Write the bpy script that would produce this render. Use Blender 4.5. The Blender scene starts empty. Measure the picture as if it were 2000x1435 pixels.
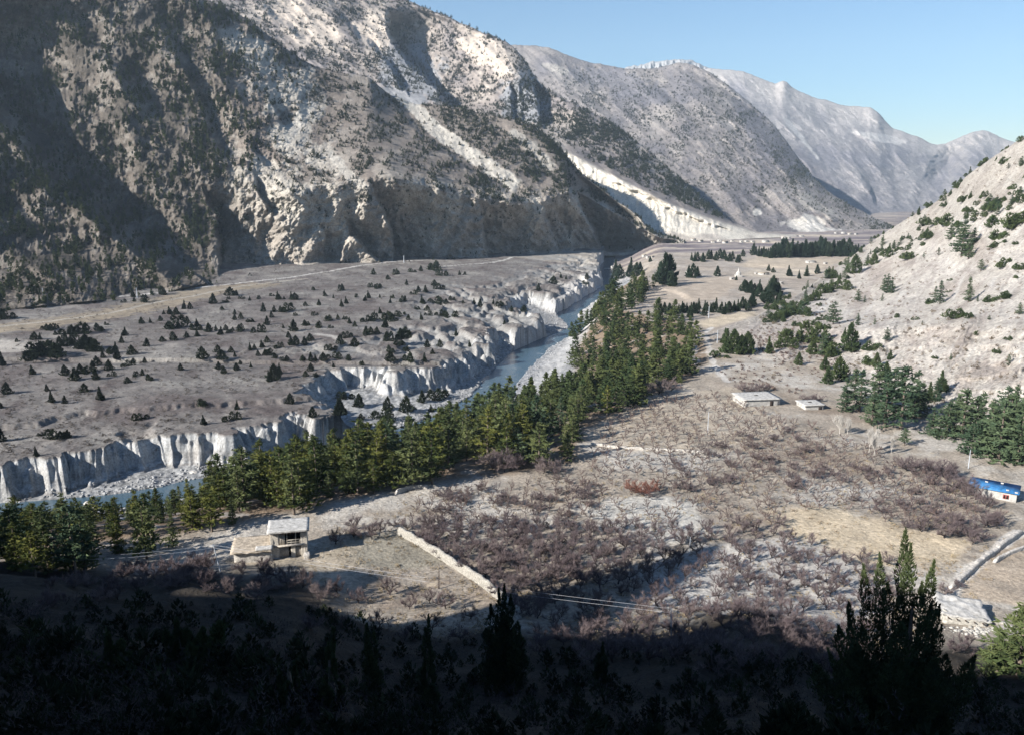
import bpy, bmesh, math, random
import numpy as np
from mathutils import Vector, Matrix

# ------------------------------------------------------------------ camera, sky, sun, exposure
FPX, CX, CY = 1570.0, 1000.0, 717.5           # focal length and centre of the 2000 x 1435 photograph, in pixels
PITCH = math.radians(12.5)
CAMZ = 64.0                                   # the camera stands 64 m above the orchard terrace
SUN_EL, SUN_AZ = math.radians(28.0), math.radians(31.0)   # light travels along (cos az, sin az): from the left, a little from behind

sc = bpy.context.scene
cam_data = bpy.data.cameras.new('camera')
cam = bpy.data.objects.new('camera', cam_data)
sc.collection.objects.link(cam)
cam.location = (0, 0, CAMZ)
cam.rotation_euler = (math.radians(90) - PITCH, 0, 0)
cam_data.sensor_width = 36.0
cam_data.lens = 36.0 * FPX / 2000.0
cam_data.clip_start = 0.5
cam_data.clip_end = 20000
sc.camera = cam

world = bpy.data.worlds.new('World')
sc.world = world
world.use_nodes = True
wn = world.node_tree
wn.nodes.clear()
w_out = wn.nodes.new('ShaderNodeOutputWorld')
w_bg = wn.nodes.new('ShaderNodeBackground')
w_sky = wn.nodes.new('ShaderNodeTexSky')
w_sky.sky_type = 'NISHITA'
w_sky.sun_disc = False
w_sky.sun_elevation = SUN_EL
w_sky.sun_rotation = -math.pi / 2 - SUN_AZ
w_sky.altitude = 1000
w_sky.air_density = 1.45
w_sky.dust_density = 0.3
w_sky.ozone_density = 7.0
w_bg.inputs['Strength'].default_value = 0.056
wn.links.new(w_sky.outputs[0], w_bg.inputs['Color'])
wn.links.new(w_bg.outputs[0], w_out.inputs['Surface'])

sun_data = bpy.data.lights.new('sun', 'SUN')
sun = bpy.data.objects.new('sun', sun_data)
sc.collection.objects.link(sun)
sun_data.energy = 5.0
sun_data.angle = math.radians(0.53)
sun_data.color = (1.0, 0.955, 0.89)
LDIR = Vector((math.cos(SUN_EL) * math.cos(SUN_AZ), math.cos(SUN_EL) * math.sin(SUN_AZ), -math.sin(SUN_EL)))
sun.rotation_euler = LDIR.to_track_quat('-Z', 'Y').to_euler()

sc.view_settings.view_transform = 'Standard'
sc.view_settings.look = 'None'
sc.view_settings.exposure = 1.25
sc.view_settings.gamma = 1.0
sc.view_settings.use_curve_mapping = False
sc.cycles.use_denoising = True
sc.cycles.max_bounces = 5
sc.cycles.diffuse_bounces = 1
sc.cycles.volume_bounces = 0
sc.cycles.transparent_max_bounces = 4

# ------------------------------------------------------------------ picture <-> place
CT, ST = math.cos(PITCH), math.sin(PITCH)
def at_d(px, py, d):
    """world points on the rays of the pixels at depth d (world Y)"""
    px, py, d = np.broadcast_arrays(np.asarray(px, float), np.asarray(py, float), np.asarray(d, float))
    xr = (px - CX) / FPX
    yr = (py - CY) / FPX
    k = d / (CT - yr * ST)
    return np.stack([xr * k, d, CAMZ + k * (-ST - yr * CT)], -1)
def at_z(px, py, z=0.0):
    px, py = np.asarray(px, float), np.asarray(py, float)
    xr = (px - CX) / FPX
    yr = (py - CY) / FPX
    k = (z - CAMZ) / (-ST - yr * CT)
    return np.stack([xr * k, k * (CT - yr * ST)], -1)
def proj(x, y, z):
    h = z - CAMZ
    f = y * CT - h * ST
    return CX + FPX * x / f, CY - FPX * (y * ST + h * CT) / f

# ------------------------------------------------------------------ noise
def perlin(x, y, seed=0):
    rs = np.random.RandomState(seed + 17)
    perm = rs.permutation(256).astype(np.int32)
    perm = np.concatenate([perm, perm])
    ang = rs.rand(256) * 2 * np.pi
    gx, gy = np.cos(ang), np.sin(ang)
    xi = np.floor(x).astype(np.int64); yi = np.floor(y).astype(np.int64)
    xf = x - xi; yf = y - yi
    xi &= 255; yi &= 255
    u = xf * xf * xf * (xf * (xf * 6 - 15) + 10)
    v = yf * yf * yf * (yf * (yf * 6 - 15) + 10)
    def g(ix, iy, fx, fy):
        h = perm[perm[ix & 255] + (iy & 255)]
        return gx[h] * fx + gy[h] * fy
    a = g(xi, yi, xf, yf); b = g(xi + 1, yi, xf - 1, yf)
    c = g(xi, yi + 1, xf, yf - 1); d = g(xi + 1, yi + 1, xf - 1, yf - 1)
    return (a + u * (b - a) + v * ((c + u * (d - c)) - (a + u * (b - a)))) * 1.5
def fbm(x, y, octaves=5, seed=0, gain=0.5):
    out = 0; amp = 1.0; tot = 0
    for i in range(octaves):
        out = out + amp * perlin(x * 2.03 ** i + 7.3 * i, y * 2.03 ** i - 3.1 * i, seed + i)
        tot += amp; amp *= gain
    return out / tot
def ridged(x, y, octaves=5, seed=0, gain=0.5):
    out = 0; amp = 1.0; tot = 0; prev = 1.0
    for i in range(octaves):
        n = 1 - np.abs(perlin(x * 2.03 ** i + 5.3 * i, y * 2.03 ** i - 9.1 * i, seed + i))
        n = n * n * prev
        prev = np.clip(n * 1.4, 0, 1)
        out = out + amp * n; tot += amp; amp *= gain
    return out / tot
def sstep(a, b, x):
    t = np.clip((x - a) / (b - a), 0, 1)
    return t * t * (3 - 2 * t)
def poly_dist(X, Y, pts):
    """signed distance to a polyline: positive on its right-hand side (walking along it), and arc length of the nearest point"""
    pts = np.asarray(pts, float)
    best = np.full(X.shape, 1e18); sg = np.ones(X.shape); tau = np.zeros(X.shape); acc = 0.0
    for (x0, y0), (x1, y1) in zip(pts[:-1], pts[1:]):
        dx, dy = x1 - x0, y1 - y0
        L2 = dx * dx + dy * dy + 1e-12
        t = np.clip(((X - x0) * dx + (Y - y0) * dy) / L2, 0, 1)
        ex = X - (x0 + t * dx); ey = Y - (y0 + t * dy)
        d2 = ex * ex + ey * ey
        m = d2 < best
        best = np.where(m, d2, best)
        cr = dx * (Y - y0) - dy * (X - x0)
        sg = np.where(m, np.where(cr < 0, 1.0, -1.0), sg)
        L = math.sqrt(L2)
        tau = np.where(m, acc + t * L, tau); acc += L
    return np.sqrt(best) * sg, tau
def inside(X, Y, poly):
    poly = np.asarray(poly, float)
    res = np.zeros(np.shape(X), bool)
    n = len(poly)
    for i in range(n):
        x0, y0 = poly[i]; x1, y1 = poly[(i + 1) % n]
        if y0 == y1: continue
        c = ((y0 > Y) != (y1 > Y)) & (X < (x1 - x0) * (Y - y0) / (y1 - y0) + x0)
        res ^= c
    return res
def smooth_line(pts, n=6):
    """Catmull-Rom densified polyline"""
    p = np.asarray(pts, float)
    q = np.concatenate([[2 * p[0] - p[1]], p, [2 * p[-1] - p[-2]]])
    out = []
    for i in range(1, len(q) - 2):
        for t in np.linspace(0, 1, n, endpoint=False):
            a, b, c, d = q[i - 1:i + 3]
            out.append(0.5 * (2 * b + (c - a) * t + (2 * a - 5 * b + 4 * c - d) * t * t + (3 * b - a - 3 * c + d) * t ** 3))
    out.append(p[-1])
    return np.array(out)

# ------------------------------------------------------------------ meshes and materials
def link(o, parent=None):
    sc.collection.objects.link(o)
    if parent is not None: o.parent = parent
    return o
def mesh_data(name, verts, faces, colors=None, smooth=False):
    """verts N x 3, faces M x k (one k) or a list of arrays"""
    me = bpy.data.meshes.new(name)
    verts = np.asarray(verts, np.float32)
    fl = faces if isinstance(faces, list) else [faces]
    fl = [np.asarray(f, np.int32) for f in fl if len(f)]
    loops = np.concatenate([f.ravel() for f in fl])
    tot = np.concatenate([np.full(len(f), f.shape[1], np.int32) for f in fl])
    start = np.concatenate([[0], np.cumsum(tot)[:-1]]).astype(np.int32)
    me.vertices.add(len(verts)); me.vertices.foreach_set('co', verts.ravel())
    me.loops.add(len(loops)); me.loops.foreach_set('vertex_index', loops)
    me.polygons.add(len(tot)); me.polygons.foreach_set('loop_start', start)
    try: me.polygons.foreach_set('loop_total', tot)
    except Exception: pass
    if smooth: me.polygons.foreach_set('use_smooth', np.ones(len(tot), bool))
    if colors is not None:
        a = me.color_attributes.new('Col', 'FLOAT_COLOR', 'POINT')
        c = np.ones((len(verts), 4), np.float32); c[:, :3] = colors
        a.data.foreach_set('color', c.ravel())
    me.update(calc_edges=True)
    return me
def obj(name, me, mat=None, parent=None):
    o = bpy.data.objects.new(name, me)
    if mat is not None and len(me.materials) == 0: me.materials.append(mat)
    return link(o, parent)
def tag(o, label=None, cat=None, group=None, kind=None):
    if label: o['label'] = label
    if cat: o['category'] = cat
    if group: o['group'] = group
    if kind: o['kind'] = kind
    return o
def grid_faces(nr, nc):
    i = np.arange(nr * nc).reshape(nr, nc)
    return np.stack([i[:-1, :-1], i[:-1, 1:], i[1:, 1:], i[1:, :-1]], -1).reshape(-1, 4)

def new_mat(name, rough=0.95, spec=0.15):
    m = bpy.data.materials.new(name); m.use_nodes = True
    nt = m.node_tree
    b = nt.nodes['Principled BSDF']
    b.inputs['Roughness'].default_value = rough
    b.inputs['Specular IOR Level'].default_value = spec
    return m, nt, b
def n_noise(nt, scale, detail=4, rough=0.6, coord='Object'):
    tc = nt.nodes.new('ShaderNodeTexCoord')
    n = nt.nodes.new('ShaderNodeTexNoise')
    n.inputs['Scale'].default_value = scale
    n.inputs['Detail'].default_value = detail
    n.inputs['Roughness'].default_value = rough
    nt.links.new(tc.outputs[coord], n.inputs['Vector'])
    return n
def n_map(nt, src, a, b, lo, hi):
    r = nt.nodes.new('ShaderNodeMapRange')
    for k, v in zip(('From Min', 'From Max', 'To Min', 'To Max'), (a, b, lo, hi)): r.inputs[k].default_value = v
    nt.links.new(src, r.inputs['Value'])
    return r.outputs[0]
def n_mul(nt, col, fac):
    m = nt.nodes.new('ShaderNodeMix'); m.data_type = 'RGBA'; m.blend_type = 'MULTIPLY'
    m.inputs[0].default_value = 1.0
    nt.links.new(col, m.inputs[6])
    cr = nt.nodes.new('ShaderNodeCombineColor')
    for i in range(3): nt.links.new(fac, cr.inputs[i])
    nt.links.new(cr.outputs[0], m.inputs[7])
    return m.outputs[2]
def n_bump(nt, b, src, strength, dist):
    bp = nt.nodes.new('ShaderNodeBump')
    bp.inputs['Strength'].default_value = strength
    bp.inputs['Distance'].default_value = dist
    nt.links.new(src, bp.inputs['Height'])
    nt.links.new(bp.outputs[0], b.inputs['Normal'])
def mat_terrain(name, scales=(0.9, 0.12), amount=0.25, bump=0.5, bdist=0.4, base=1.06):
    """soil and rock: the colour attribute of the terrain times two sizes of mottling, and bumps"""
    m, nt, b = new_mat(name, 0.97, 0.08)
    at = nt.nodes.new('ShaderNodeAttribute'); at.attribute_name = 'Col'
    n1 = n_noise(nt, scales[0], 6, 0.7); n2 = n_noise(nt, scales[1], 4, 0.6)
    c = n_mul(nt, at.outputs['Color'], n_map(nt, n1.outputs[0], 0.3, 0.7, (1 - amount) * base, (1 + amount) * base))
    c = n_mul(nt, c, n_map(nt, n2.outputs[0], 0.3, 0.7, 1 - amount * .5, 1 + amount * .5))
    nt.links.new(c, b.inputs['Base Color'])
    n_bump(nt, b, n1.outputs[0], bump, bdist)
    return m
def mat_plain(name, col, scale=1.5, amount=0.25, rough=0.9, bump=0.3, bdist=0.03, spec=0.2, coord='Object'):
    m, nt, b = new_mat(name, rough, spec)
    rgb = nt.nodes.new('ShaderNodeRGB'); rgb.outputs[0].default_value = (*col, 1)
    n = n_noise(nt, scale, 5, 0.65, coord)
    c = n_mul(nt, rgb.outputs[0], n_map(nt, n.outputs[0], 0.3, 0.7, 1 - amount, 1 + amount))
    nt.links.new(c, b.inputs['Base Color'])
    n_bump(nt, b, n.outputs[0], bump, bdist)
    return m
def mat_foliage(name, ca, cb, scale=0.7, rough=0.8, spec=0.15, cc=None, transl=0.0):
    """leaves: two greens mixed by a coarse noise, and by a random number of each tree"""
    m, nt, b = new_mat(name, rough, spec)
    n = n_noise(nt, scale, 3, 0.6)
    oi = nt.nodes.new('ShaderNodeObjectInfo')
    mx = nt.nodes.new('ShaderNodeMix'); mx.data_type = 'RGBA'
    mx.inputs[6].default_value = (*ca, 1); mx.inputs[7].default_value = (*cb, 1)
    ad = nt.nodes.new('ShaderNodeMath'); ad.operation = 'ADD'
    nt.links.new(n_map(nt, n.outputs[0], 0.35, 0.65, -0.3, 0.7), ad.inputs[0])
    nt.links.new(n_map(nt, oi.outputs['Random'], 0, 1, -0.2, 0.6), ad.inputs[1])
    ad.use_clamp = True
    nt.links.new(ad.outputs[0], mx.inputs[0])
    nt.links.new(mx.outputs[2], b.inputs['Base Color'])
    if transl: b.inputs['Transmission Weight'].default_value = 0.0
    return m
def mat_attr(name, rough=0.85, spec=0.1):
    m, nt, b = new_mat(name, rough, spec)
    at = nt.nodes.new('ShaderNodeAttribute'); at.attribute_name = 'Col'
    nt.links.new(at.outputs['Color'], b.inputs['Base Color'])
    return m

M = {}
M['ground'] = mat_terrain('soil and gravel', (1.6, 0.14), 0.40, 0.9, 0.35)
M['slope'] = mat_terrain('mountain soil', (0.8, 0.10), 0.40, 1.0, 1.3)
M['far_slope'] = mat_terrain('far rock', (0.16, 0.03), 0.34, 1.0, 6.0)
M['dark_soil'] = mat_plain('shaded hillside soil', (0.05, 0.045, 0.04), 0.4, 0.4, 0.95, 0.6, 0.3)  # near-black albedo deepens the foreground shade; also colours two boulders
M['pine'] = mat_foliage('pine needles', (0.034, 0.052, 0.016), (0.140, 0.142, 0.032), 0.45)
M['olive_pine'] = mat_foliage('olive pine needles', (0.050, 0.070, 0.026), (0.115, 0.130, 0.050), 0.5)
M['blue_pine'] = mat_foliage('bluish pine needles', (0.034, 0.060, 0.034), (0.085, 0.115, 0.058), 0.6)
M['juniper'] = mat_foliage('juniper scales', (0.018, 0.027, 0.016), (0.040, 0.050, 0.026), 1.0)
M['green_juniper'] = mat_foliage('fresh juniper', (0.035, 0.055, 0.022), (0.070, 0.090, 0.035), 1.0)
M['far_conifer'] = mat_foliage('far conifer', (0.016, 0.030, 0.018), (0.036, 0.052, 0.030), 0.3)
M['black_conifer'] = mat_foliage('foreground conifer', (0.030, 0.045, 0.020), (0.075, 0.095, 0.040), 1.4)
M['bark'] = mat_plain('bark', (0.13, 0.105, 0.085), 5, 0.4, 0.95, 0.5, 0.02)
M['twig'] = mat_foliage('bare purple-brown twigs', (0.105, 0.081, 0.085), (0.182, 0.143, 0.138), 0.5)
M['limb'] = mat_plain('orchard limb bark', (0.060, 0.048, 0.045), 4, 0.35, 0.95, 0.5, 0.02)
M['scrub'] = mat_foliage('bare scrub', (0.115, 0.090, 0.094), (0.195, 0.155, 0.146), 0.5)
M['red_scrub'] = mat_foliage('reddish scrub', (0.18, 0.08, 0.06), (0.24, 0.12, 0.09), 0.5)
M['pale_bark'] = mat_plain('pale poplar bark', (0.46, 0.43, 0.39), 3, 0.25, 0.9, 0.3, 0.02)
M['attr_leaf'] = mat_attr('scrub needles')
M['rock'] = mat_attr('river stone', 0.9, 0.2)
M['stone_wall'] = mat_plain('dry stone', (0.42, 0.39, 0.35), 2.2, 0.45, 0.95, 0.9, 0.12)
# ------------------------------------------------------------------ valley floor: orchard terrace, river gorge, juniper terrace
WATER = -18.0
RIVER = smooth_line([(-330, 164), (-260, 171), (-200, 180), (-128, 197), (-91, 212), (-61, 240), (-34, 268), (-12, 303), (-4, 345), (7, 400), (21, 440), (40, 478),
                     (37, 530), (46, 565), (62, 620), (85, 700), (95, 820), (120, 1000), (150, 1300)], 5)
rim_px = [(-700, 985), (-450, 965), (-250, 930), (-100, 912), (0, 897), (60, 884), (130, 872), (200, 867), (270, 858), (330, 846), (430, 838), (480, 822), (530, 806), (575, 797), (620, 801), (640, 812), (652, 828),
          (640, 806), (618, 782), (603, 762), (601, 748), (614, 739), (640, 725), (680, 719), (715, 716), (775, 725), (827, 719), (858, 716), (873, 701), (893, 694), (915, 686), (936, 660), (964, 647),
          (995, 640), (1030, 640), (1055, 644), (1064, 632), (1048, 616), (1010, 603), (988, 592), (990, 579), (1012, 571), (1037, 566), (1065, 574), (1090, 583), (1104, 577), (1112, 560), (1150, 540), (1185, 512), (1240, 500)]
RIM = at_z([p[0] for p in rim_px], [p[1] for p in rim_px], -7.0)
RIM = np.concatenate([RIM, [[140, 900], [170, 1300]]])
edge_px = [(-900, 1240), (-500, 1180), (-200, 1130), (0, 1085), (120, 1068), (300, 1048), (430, 1032), (520, 1008), (640, 985), (760, 955), (830, 944), (1000, 925), (1120, 905), (1140, 845), (1250, 775),
           (1350, 742), (1385, 700), (1375, 662), (1330, 632), (1240, 615), (1195, 600), (1215, 570), (1260, 545), (1300, 520), (1290, 505)]
EDGE = at_z([p[0] for p in edge_px], [p[1] for p in edge_px], 0.0)
EDGE = np.concatenate([EDGE, [[190, 1000], [230, 1300]]])
STEP_px = [(-300, 880), (-100, 850), (0, 832), (70, 826), (150, 806), (260, 800), (400, 788), (520, 782), (600, 772)]
STEP = at_z([p[0] for p in STEP_px], [p[1] for p in STEP_px], -6.5)

# coarse distance fields on a 1.5 m grid, read back bilinearly
GX = np.arange(-520, 760, 1.5); GY = np.arange(60, 1420, 1.5)
gX, gY = np.meshgrid(GX, GY)
F_riv, F_rtau = poly_dist(gX, gY, RIVER)
F_rim, F_tau = poly_dist(gX, gY, RIM)
rim_area = np.concatenate([RIM, [[-1500, 1400], [-1500, 150]]])
F_rim = np.abs(F_rim) * np.where(inside(gX, gY, rim_area), 1, -1)
edge_area = np.concatenate([EDGE, [[1500, 1400], [1500, -200], [-900, -200]]])
F_edge, _ = poly_dist(gX, gY, EDGE)
F_edge = np.abs(F_edge) * np.where(inside(gX, gY, edge_area), 1, -1)
F_step, F_stau = poly_dist(gX, gY, STEP)
left_area = np.concatenate([RIVER, [[-1500, 1400], [-1500, 150]]])
F_left = inside(gX, gY, left_area)
F_riv = np.abs(F_riv) * np.where(F_left, -1, 1)
def field(Fd, X, Y):
    u = np.clip((X - GX[0]) / 1.5, 0, len(GX) - 1.001); v = np.clip((Y - GY[0]) / 1.5, 0, len(GY) - 1.001)
    i = u.astype(int); j = v.astype(int); fu = u - i; fv = v - j
    return (Fd[j, i] * (1 - fu) + Fd[j, i + 1] * fu) * (1 - fv) + (Fd[j + 1, i] * (1 - fu) + Fd[j + 1, i + 1] * fu) * fv

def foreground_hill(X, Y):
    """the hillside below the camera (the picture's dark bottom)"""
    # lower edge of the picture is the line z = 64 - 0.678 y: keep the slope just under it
    foot = np.interp(X / np.maximum(Y, 5.0), [-0.9, -0.62, -0.3, -0.2, -0.1, 0.0, 0.2, 0.34, 0.45, 0.64, 0.9], [140, 131, 126, 114, 110, 112, 113, 116, 108, 106, 104]) - 3  # foot line drawn along the edge of the foreground shadow
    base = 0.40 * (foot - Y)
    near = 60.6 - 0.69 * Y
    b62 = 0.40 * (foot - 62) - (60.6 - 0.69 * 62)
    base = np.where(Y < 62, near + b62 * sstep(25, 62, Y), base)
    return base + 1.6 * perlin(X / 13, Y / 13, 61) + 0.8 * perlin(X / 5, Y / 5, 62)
def flute(tau, seed, lam):
    return ridged(tau / lam, tau * 0 + seed * 3.7, 3, seed)
def terrain(X, Y, want=False):
    riv = field(F_riv, X, Y); rim = field(F_rim, X, Y); edge = field(F_edge, X, Y); tau = field(F_tau, X, Y)
    r = np.abs(riv)
    half = 6.8 + 1.6 * perlin(X / 22, Y / 22, 3) + 0.8 * perlin(X / 6, Y / 6, 4)
    half = half + 1.6 * sstep(270, 300, Y) * sstep(430, 400, Y)
    # left of the river: bank of stones, fluted scarp, terrace
    fl = (flute(tau, 11, 19.0) - 0.45) * 8.5 + (flute(tau, 12, 7.0) - 0.45) * 4.4 + (flute(tau, 15, 2.6) - 0.45) * 1.3 + 1.0 * perlin(X / 4, Y / 4, 13) + 0.5 * perlin(X / 1.5, Y / 1.5, 14)
    fl = fl + 5.0 * perlin(X / 30, Y / 30, 16) + 1.5 * perlin(X / 2.6, Y / 2.6, 19) + 2.0 * perlin(X / 8, Y / 8, 20)
    rim2 = rim + fl
    rim2 = np.minimum(rim2, (r - half - 1.0) * 0.9 - 1.0 + 0.5 * fl)
    Wd = 6.0 + 5.0 * sstep(-0.1, 0.5, perlin(tau / 37, tau * 0, 17))
    bench = WATER + 0.3 + np.clip((r - half) * 0.11, -1.2, 3.6) + 0.5 * perlin(X / 9, Y / 9, 21) + 0.28 * perlin(X / 2.2, Y / 2.2, 22)
    step = field(F_step, X, Y); st_t = field(F_stau, X, Y)
    stp = sstep(1.3, -1.3, step + 2.5 * perlin(st_t / 7, st_t * 0, 23) + 1.2 * perlin(st_t / 2.5, st_t * 0, 24))
    stp = np.where((X < -20) & (Y < 330), stp * sstep(330, 315, Y) , 1.0)
    terr = -7.9 + 1.5 * stp + 0.011 * np.clip(rim, 0, 400) + 1.0 * fbm(X / 55, Y / 55, 4, 25) + 0.16 * perlin(X / 3, Y / 3, 29)
    terr = terr - 1.6 * sstep(0.28, 0.42, fbm(X / 26, Y / 40, 3, 27)) * sstep(60, 10, rim)      # washed-out hollows near the rim
    bad = sstep(320, 380, Y) * sstep(80, 15, rim)                # broken, gullied ground upstream
    terr = terr - bad * (2.9 * sstep(0.42, 0.62, ridged(X / 26 + .3 * Y / 40, Y / 46, 4, 28)) + 1.0 * perlin(X / 7, Y / 9, 30) + 0.8 * ridged(X / 5, Y / 6, 3, 38))
    t = np.clip((rim2 + Wd) / Wd, 0, 1)
    cut = 0.40 + 0.22 * perlin(tau / 9, tau * 0 + 3, 18)
    prof = np.where(t < cut, t * 0.62, 0.62 * cut + (1 - 0.62 * cut) * np.clip((t - cut) / (1 - cut), 0, 1) ** 0.85)
    zl = bench + (terr - bench) * prof
    # right of the river: wooded bank up to the orchard terrace
    q = np.clip((r - half), 0, None) / (np.clip(r - half, 0, None) + np.clip(-edge, 0, None) + 1e-3)
    orch = 0.0 + 0.9 * fbm(X / 60, Y / 60, 4, 31) + 0.22 * perlin(X / 7, Y / 7, 32) + 0.07 * perlin(X / 1.7, Y / 1.7, 33)
    orch = orch + 1.2 * sstep(-0.08, 0.08, perlin(X / 75 + 3, Y / 110, 34)) * sstep(260, 340, Y)
    zr = WATER + 0.3 + (orch - WATER - 0.3) * (0.25 * q + 0.75 * sstep(0.05, 0.95, q)) + 0.5 * perlin(X / 5, Y / 5, 35) * q * (1 - q) * 4
    zr = zr + 0.35 * perlin(X / 2.2, Y / 2.2, 36) * (q < 0.2)
    z = np.where(riv < 0, zl, zr)
    bed = WATER - 1.2 * np.clip((half - r) / 2.0, 0, 1)
    z = np.where(r < half, np.minimum(z, bed), z)
    zf = foreground_hill(X, Y)
    k = 5.0
    h = np.clip(0.5 + 0.5 * (zf - z) / k, 0, 1)
    z = z * (1 - h) + zf * h + k * h * (1 - h)
    if want: return z, riv, rim2, edge, q, h, half, prof
    return z
def ground_z(x, y):
    return terrain(np.atleast_1d(np.asarray(x, float)), np.atleast_1d(np.asarray(y, float)))

a_in = np.arange(-0.70, 0.7001, 0.00105)
a_l = -0.70 - np.cumsum(np.linspace(0.0015, 0.02, 40)); a_r = 0.70 + np.cumsum(np.linspace(0.0015, 0.02, 40))
AZ = np.concatenate([a_l[::-1], a_in, a_r])
py_f = np.arange(1500, 412, -0.6)
YF = 72.0 * FPX / (py_f - 369.5)
YF = np.concatenate([np.arange(4, YF[0], 1.0), YF])
Xf, Yf = AZ[None, :] * YF[:, None], np.repeat(YF[:, None], len(AZ), 1)
Zf = terrain(Xf, Yf)
_, PYf = proj(Xf, Yf, Zf)
NR = 1000
cost = np.abs(np.diff(PYf, axis=0)) + 0.25 * np.abs(np.diff(np.log(Yf), axis=0)) * 300 + 0.02
cost = np.minimum(cost, 5)
cum = np.concatenate([np.zeros((1, len(AZ))), np.cumsum(cost, 0)], 0)
for _k in range(3):                                        # neighbouring columns share their rows
    w_ = 16
    cc_ = np.cumsum(np.pad(cum, ((0, 0), (w_ + 1, w_)), 'edge'), 1)
    cum = (cc_[:, 2 * w_ + 1:] - cc_[:, :-2 * w_ - 1]) / (2 * w_ + 1)
RY = np.empty((NR, len(AZ)))
for j in range(len(AZ)):
    RY[:, j] = np.interp(np.linspace(0, cum[-1, j], NR), cum[:, j], YF)
Xg = AZ[None, :] * RY; Yg = RY
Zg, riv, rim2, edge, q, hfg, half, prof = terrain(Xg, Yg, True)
PXg, PYg = proj(Xg, Yg, Zg)

# colour of the ground (the soil itself; the foreground hillside also holds painted shade)
def mixc(c, col, m):
    return c + (np.asarray(col) - c) * m[..., None]
def polymask(X, Y, px_pts, soft=1.5, z=0.0):
    P = at_z([p[0] for p in px_pts], [p[1] for p in px_pts], z)
    P = np.concatenate([P, P[:1]])
    d, _ = poly_dist(X, Y, P)
    s = np.where(inside(X, Y, P), np.abs(d), -np.abs(d)) + soft * perlin(X / 4, Y / 4, 77)
    return sstep(-soft, soft, s)
def linemask(X, Y, px_pts, width, z=-6.0):
    P = smooth_line(at_z([p[0] for p in px_pts], [p[1] for p in px_pts], z), 4)
    d, _ = poly_dist(X, Y, P)
    return sstep(width, width * 0.45, np.abs(d) + width * 0.5 * perlin(X / 5, Y / 5, 78))
n1 = fbm(Xg / 35, Yg / 35, 5, 41); n2 = fbm(Xg / 6, Yg / 6, 4, 42); n3 = perlin(Xg / 1.3, Yg / 1.3, 43)
shape = Xg.shape
left = riv < 0
# juniper terrace
colT = np.zeros(shape + (3,)) + np.array((0.225, 0.205, 0.190))
colT = mixc(colT, (0.165, 0.140, 0.132), sstep(0.0, 0.35, n1) * 0.9)
colT = mixc(colT, (0.33, 0.31, 0.28), sstep(0.12, 0.42, -n1 + 0.4 * n2) * 0.8)
colT = mixc(colT, (0.12, 0.10, 0.09), sstep(0.25, 0.55, n2 + 0.5 * n3) * 0.75)
colT = mixc(colT, (0.36, 0.34, 0.31), sstep(0.3, 0.6, -n2 + 0.4 * n3) * 0.5)
n4 = fbm(Xg / 14 + .3 * Yg / 14, Yg / 30, 5, 44)
colT = mixc(colT, (0.13, 0.105, 0.10), sstep(0.12, 0.4, n4) * 0.6)
colT = mixc(colT, (0.37, 0.34, 0.305), sstep(0.15, 0.4, -n4) * 0.55)
colT = mixc(colT, (0.09, 0.075, 0.07), sstep(0.45, 0.8, n3 + 0.5 * n4) * 0.7)
tl = [(-150, 690), (0, 640), (120, 628), (200, 618), (300, 594), (400, 570), (520, 552), (640, 540), (730, 522)]
colT = mixc(colT, (0.34, 0.285, 0.215), linemask(Xg, Yg, [(-200, 660), (0, 648), (180, 625), (300, 602), (400, 575), (500, 562)], 21))
colT = mixc(colT, (0.45, 0.41, 0.35), linemask(Xg, Yg, [(-150, 655), (0, 645), (200, 620), (330, 592), (470, 565), (600, 548)], 2.2))
colT = mixc(colT, (0.60, 0.57, 0.53), linemask(Xg, Yg, [(-150, 650), (10, 612), (130, 598), (250, 585), (390, 568), (520, 552), (640, 535), (740, 518), (830, 512)], 2.6))
colT = mixc(colT, (0.48, 0.44, 0.39), polymask(Xg, Yg, [(-60, 672), (20, 668), (75, 676), (60, 690), (-60, 700)], 3, -6))
colT = mixc(colT, (0.45, 0.42, 0.38), linemask(Xg, Yg, [(620, 655), (660, 662), (668, 675)], 3))
colT = mixc(colT, (0.56, 0.54, 0.50), linemask(Xg, Yg, [(870, 522), (960, 515), (1010, 503), (1060, 502), (1130, 502), (1240, 500)], 2.5))
colT = mixc(colT, (0.40, 0.36, 0.31), polymask(Xg, Yg, [(1000, 500), (1110, 488), (1240, 486), (1265, 500), (1190, 512), (1080, 508)], 4, -4) * 0.8)
# scarps and stony banks
badm = sstep(320, 380, Yg) * sstep(90, 20, rim2)
colT = mixc(colT, (0.36, 0.355, 0.34), badm * sstep(0.40, 0.6, ridged(Xg / 26 + .3 * Yg / 40, Yg / 46, 4, 28)) * .8)
scarp = sstep(0.02, 0.10, prof) * sstep(1.0, 0.90, prof)
bank = 1 - sstep(0.0, 0.06, prof)
colL = mixc(colT, (0.375, 0.38, 0.375), scarp * (0.85 + 0.15 * n3))
colL = mixc(colL, (0.30, 0.29, 0.275), scarp * sstep(0.0, 0.35, -n2 + .3 * n3) * 0.7)
colL = mixc(colL, (0.27, 0.24, 0.21), scarp * sstep(0.15, 0.5, n2) * 0.5)
lay = perlin(Zg * 1.1 + .6 * n2, Xg / 40 + Yg / 40, 45) + .5 * perlin(Zg * 3.1 + n3 * .5, Xg / 25, 46)
colL = mixc(colL, (0.22, 0.21, 0.20), scarp * sstep(.1, .5, lay) * .6)
colL = mixc(colL, (0.14, 0.135, 0.13), scarp * sstep(.35, .7, n3 + .3 * n2) * .6)
bankc = np.zeros(shape + (3,)) + np.array((0.235, 0.235, 0.232))
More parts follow.
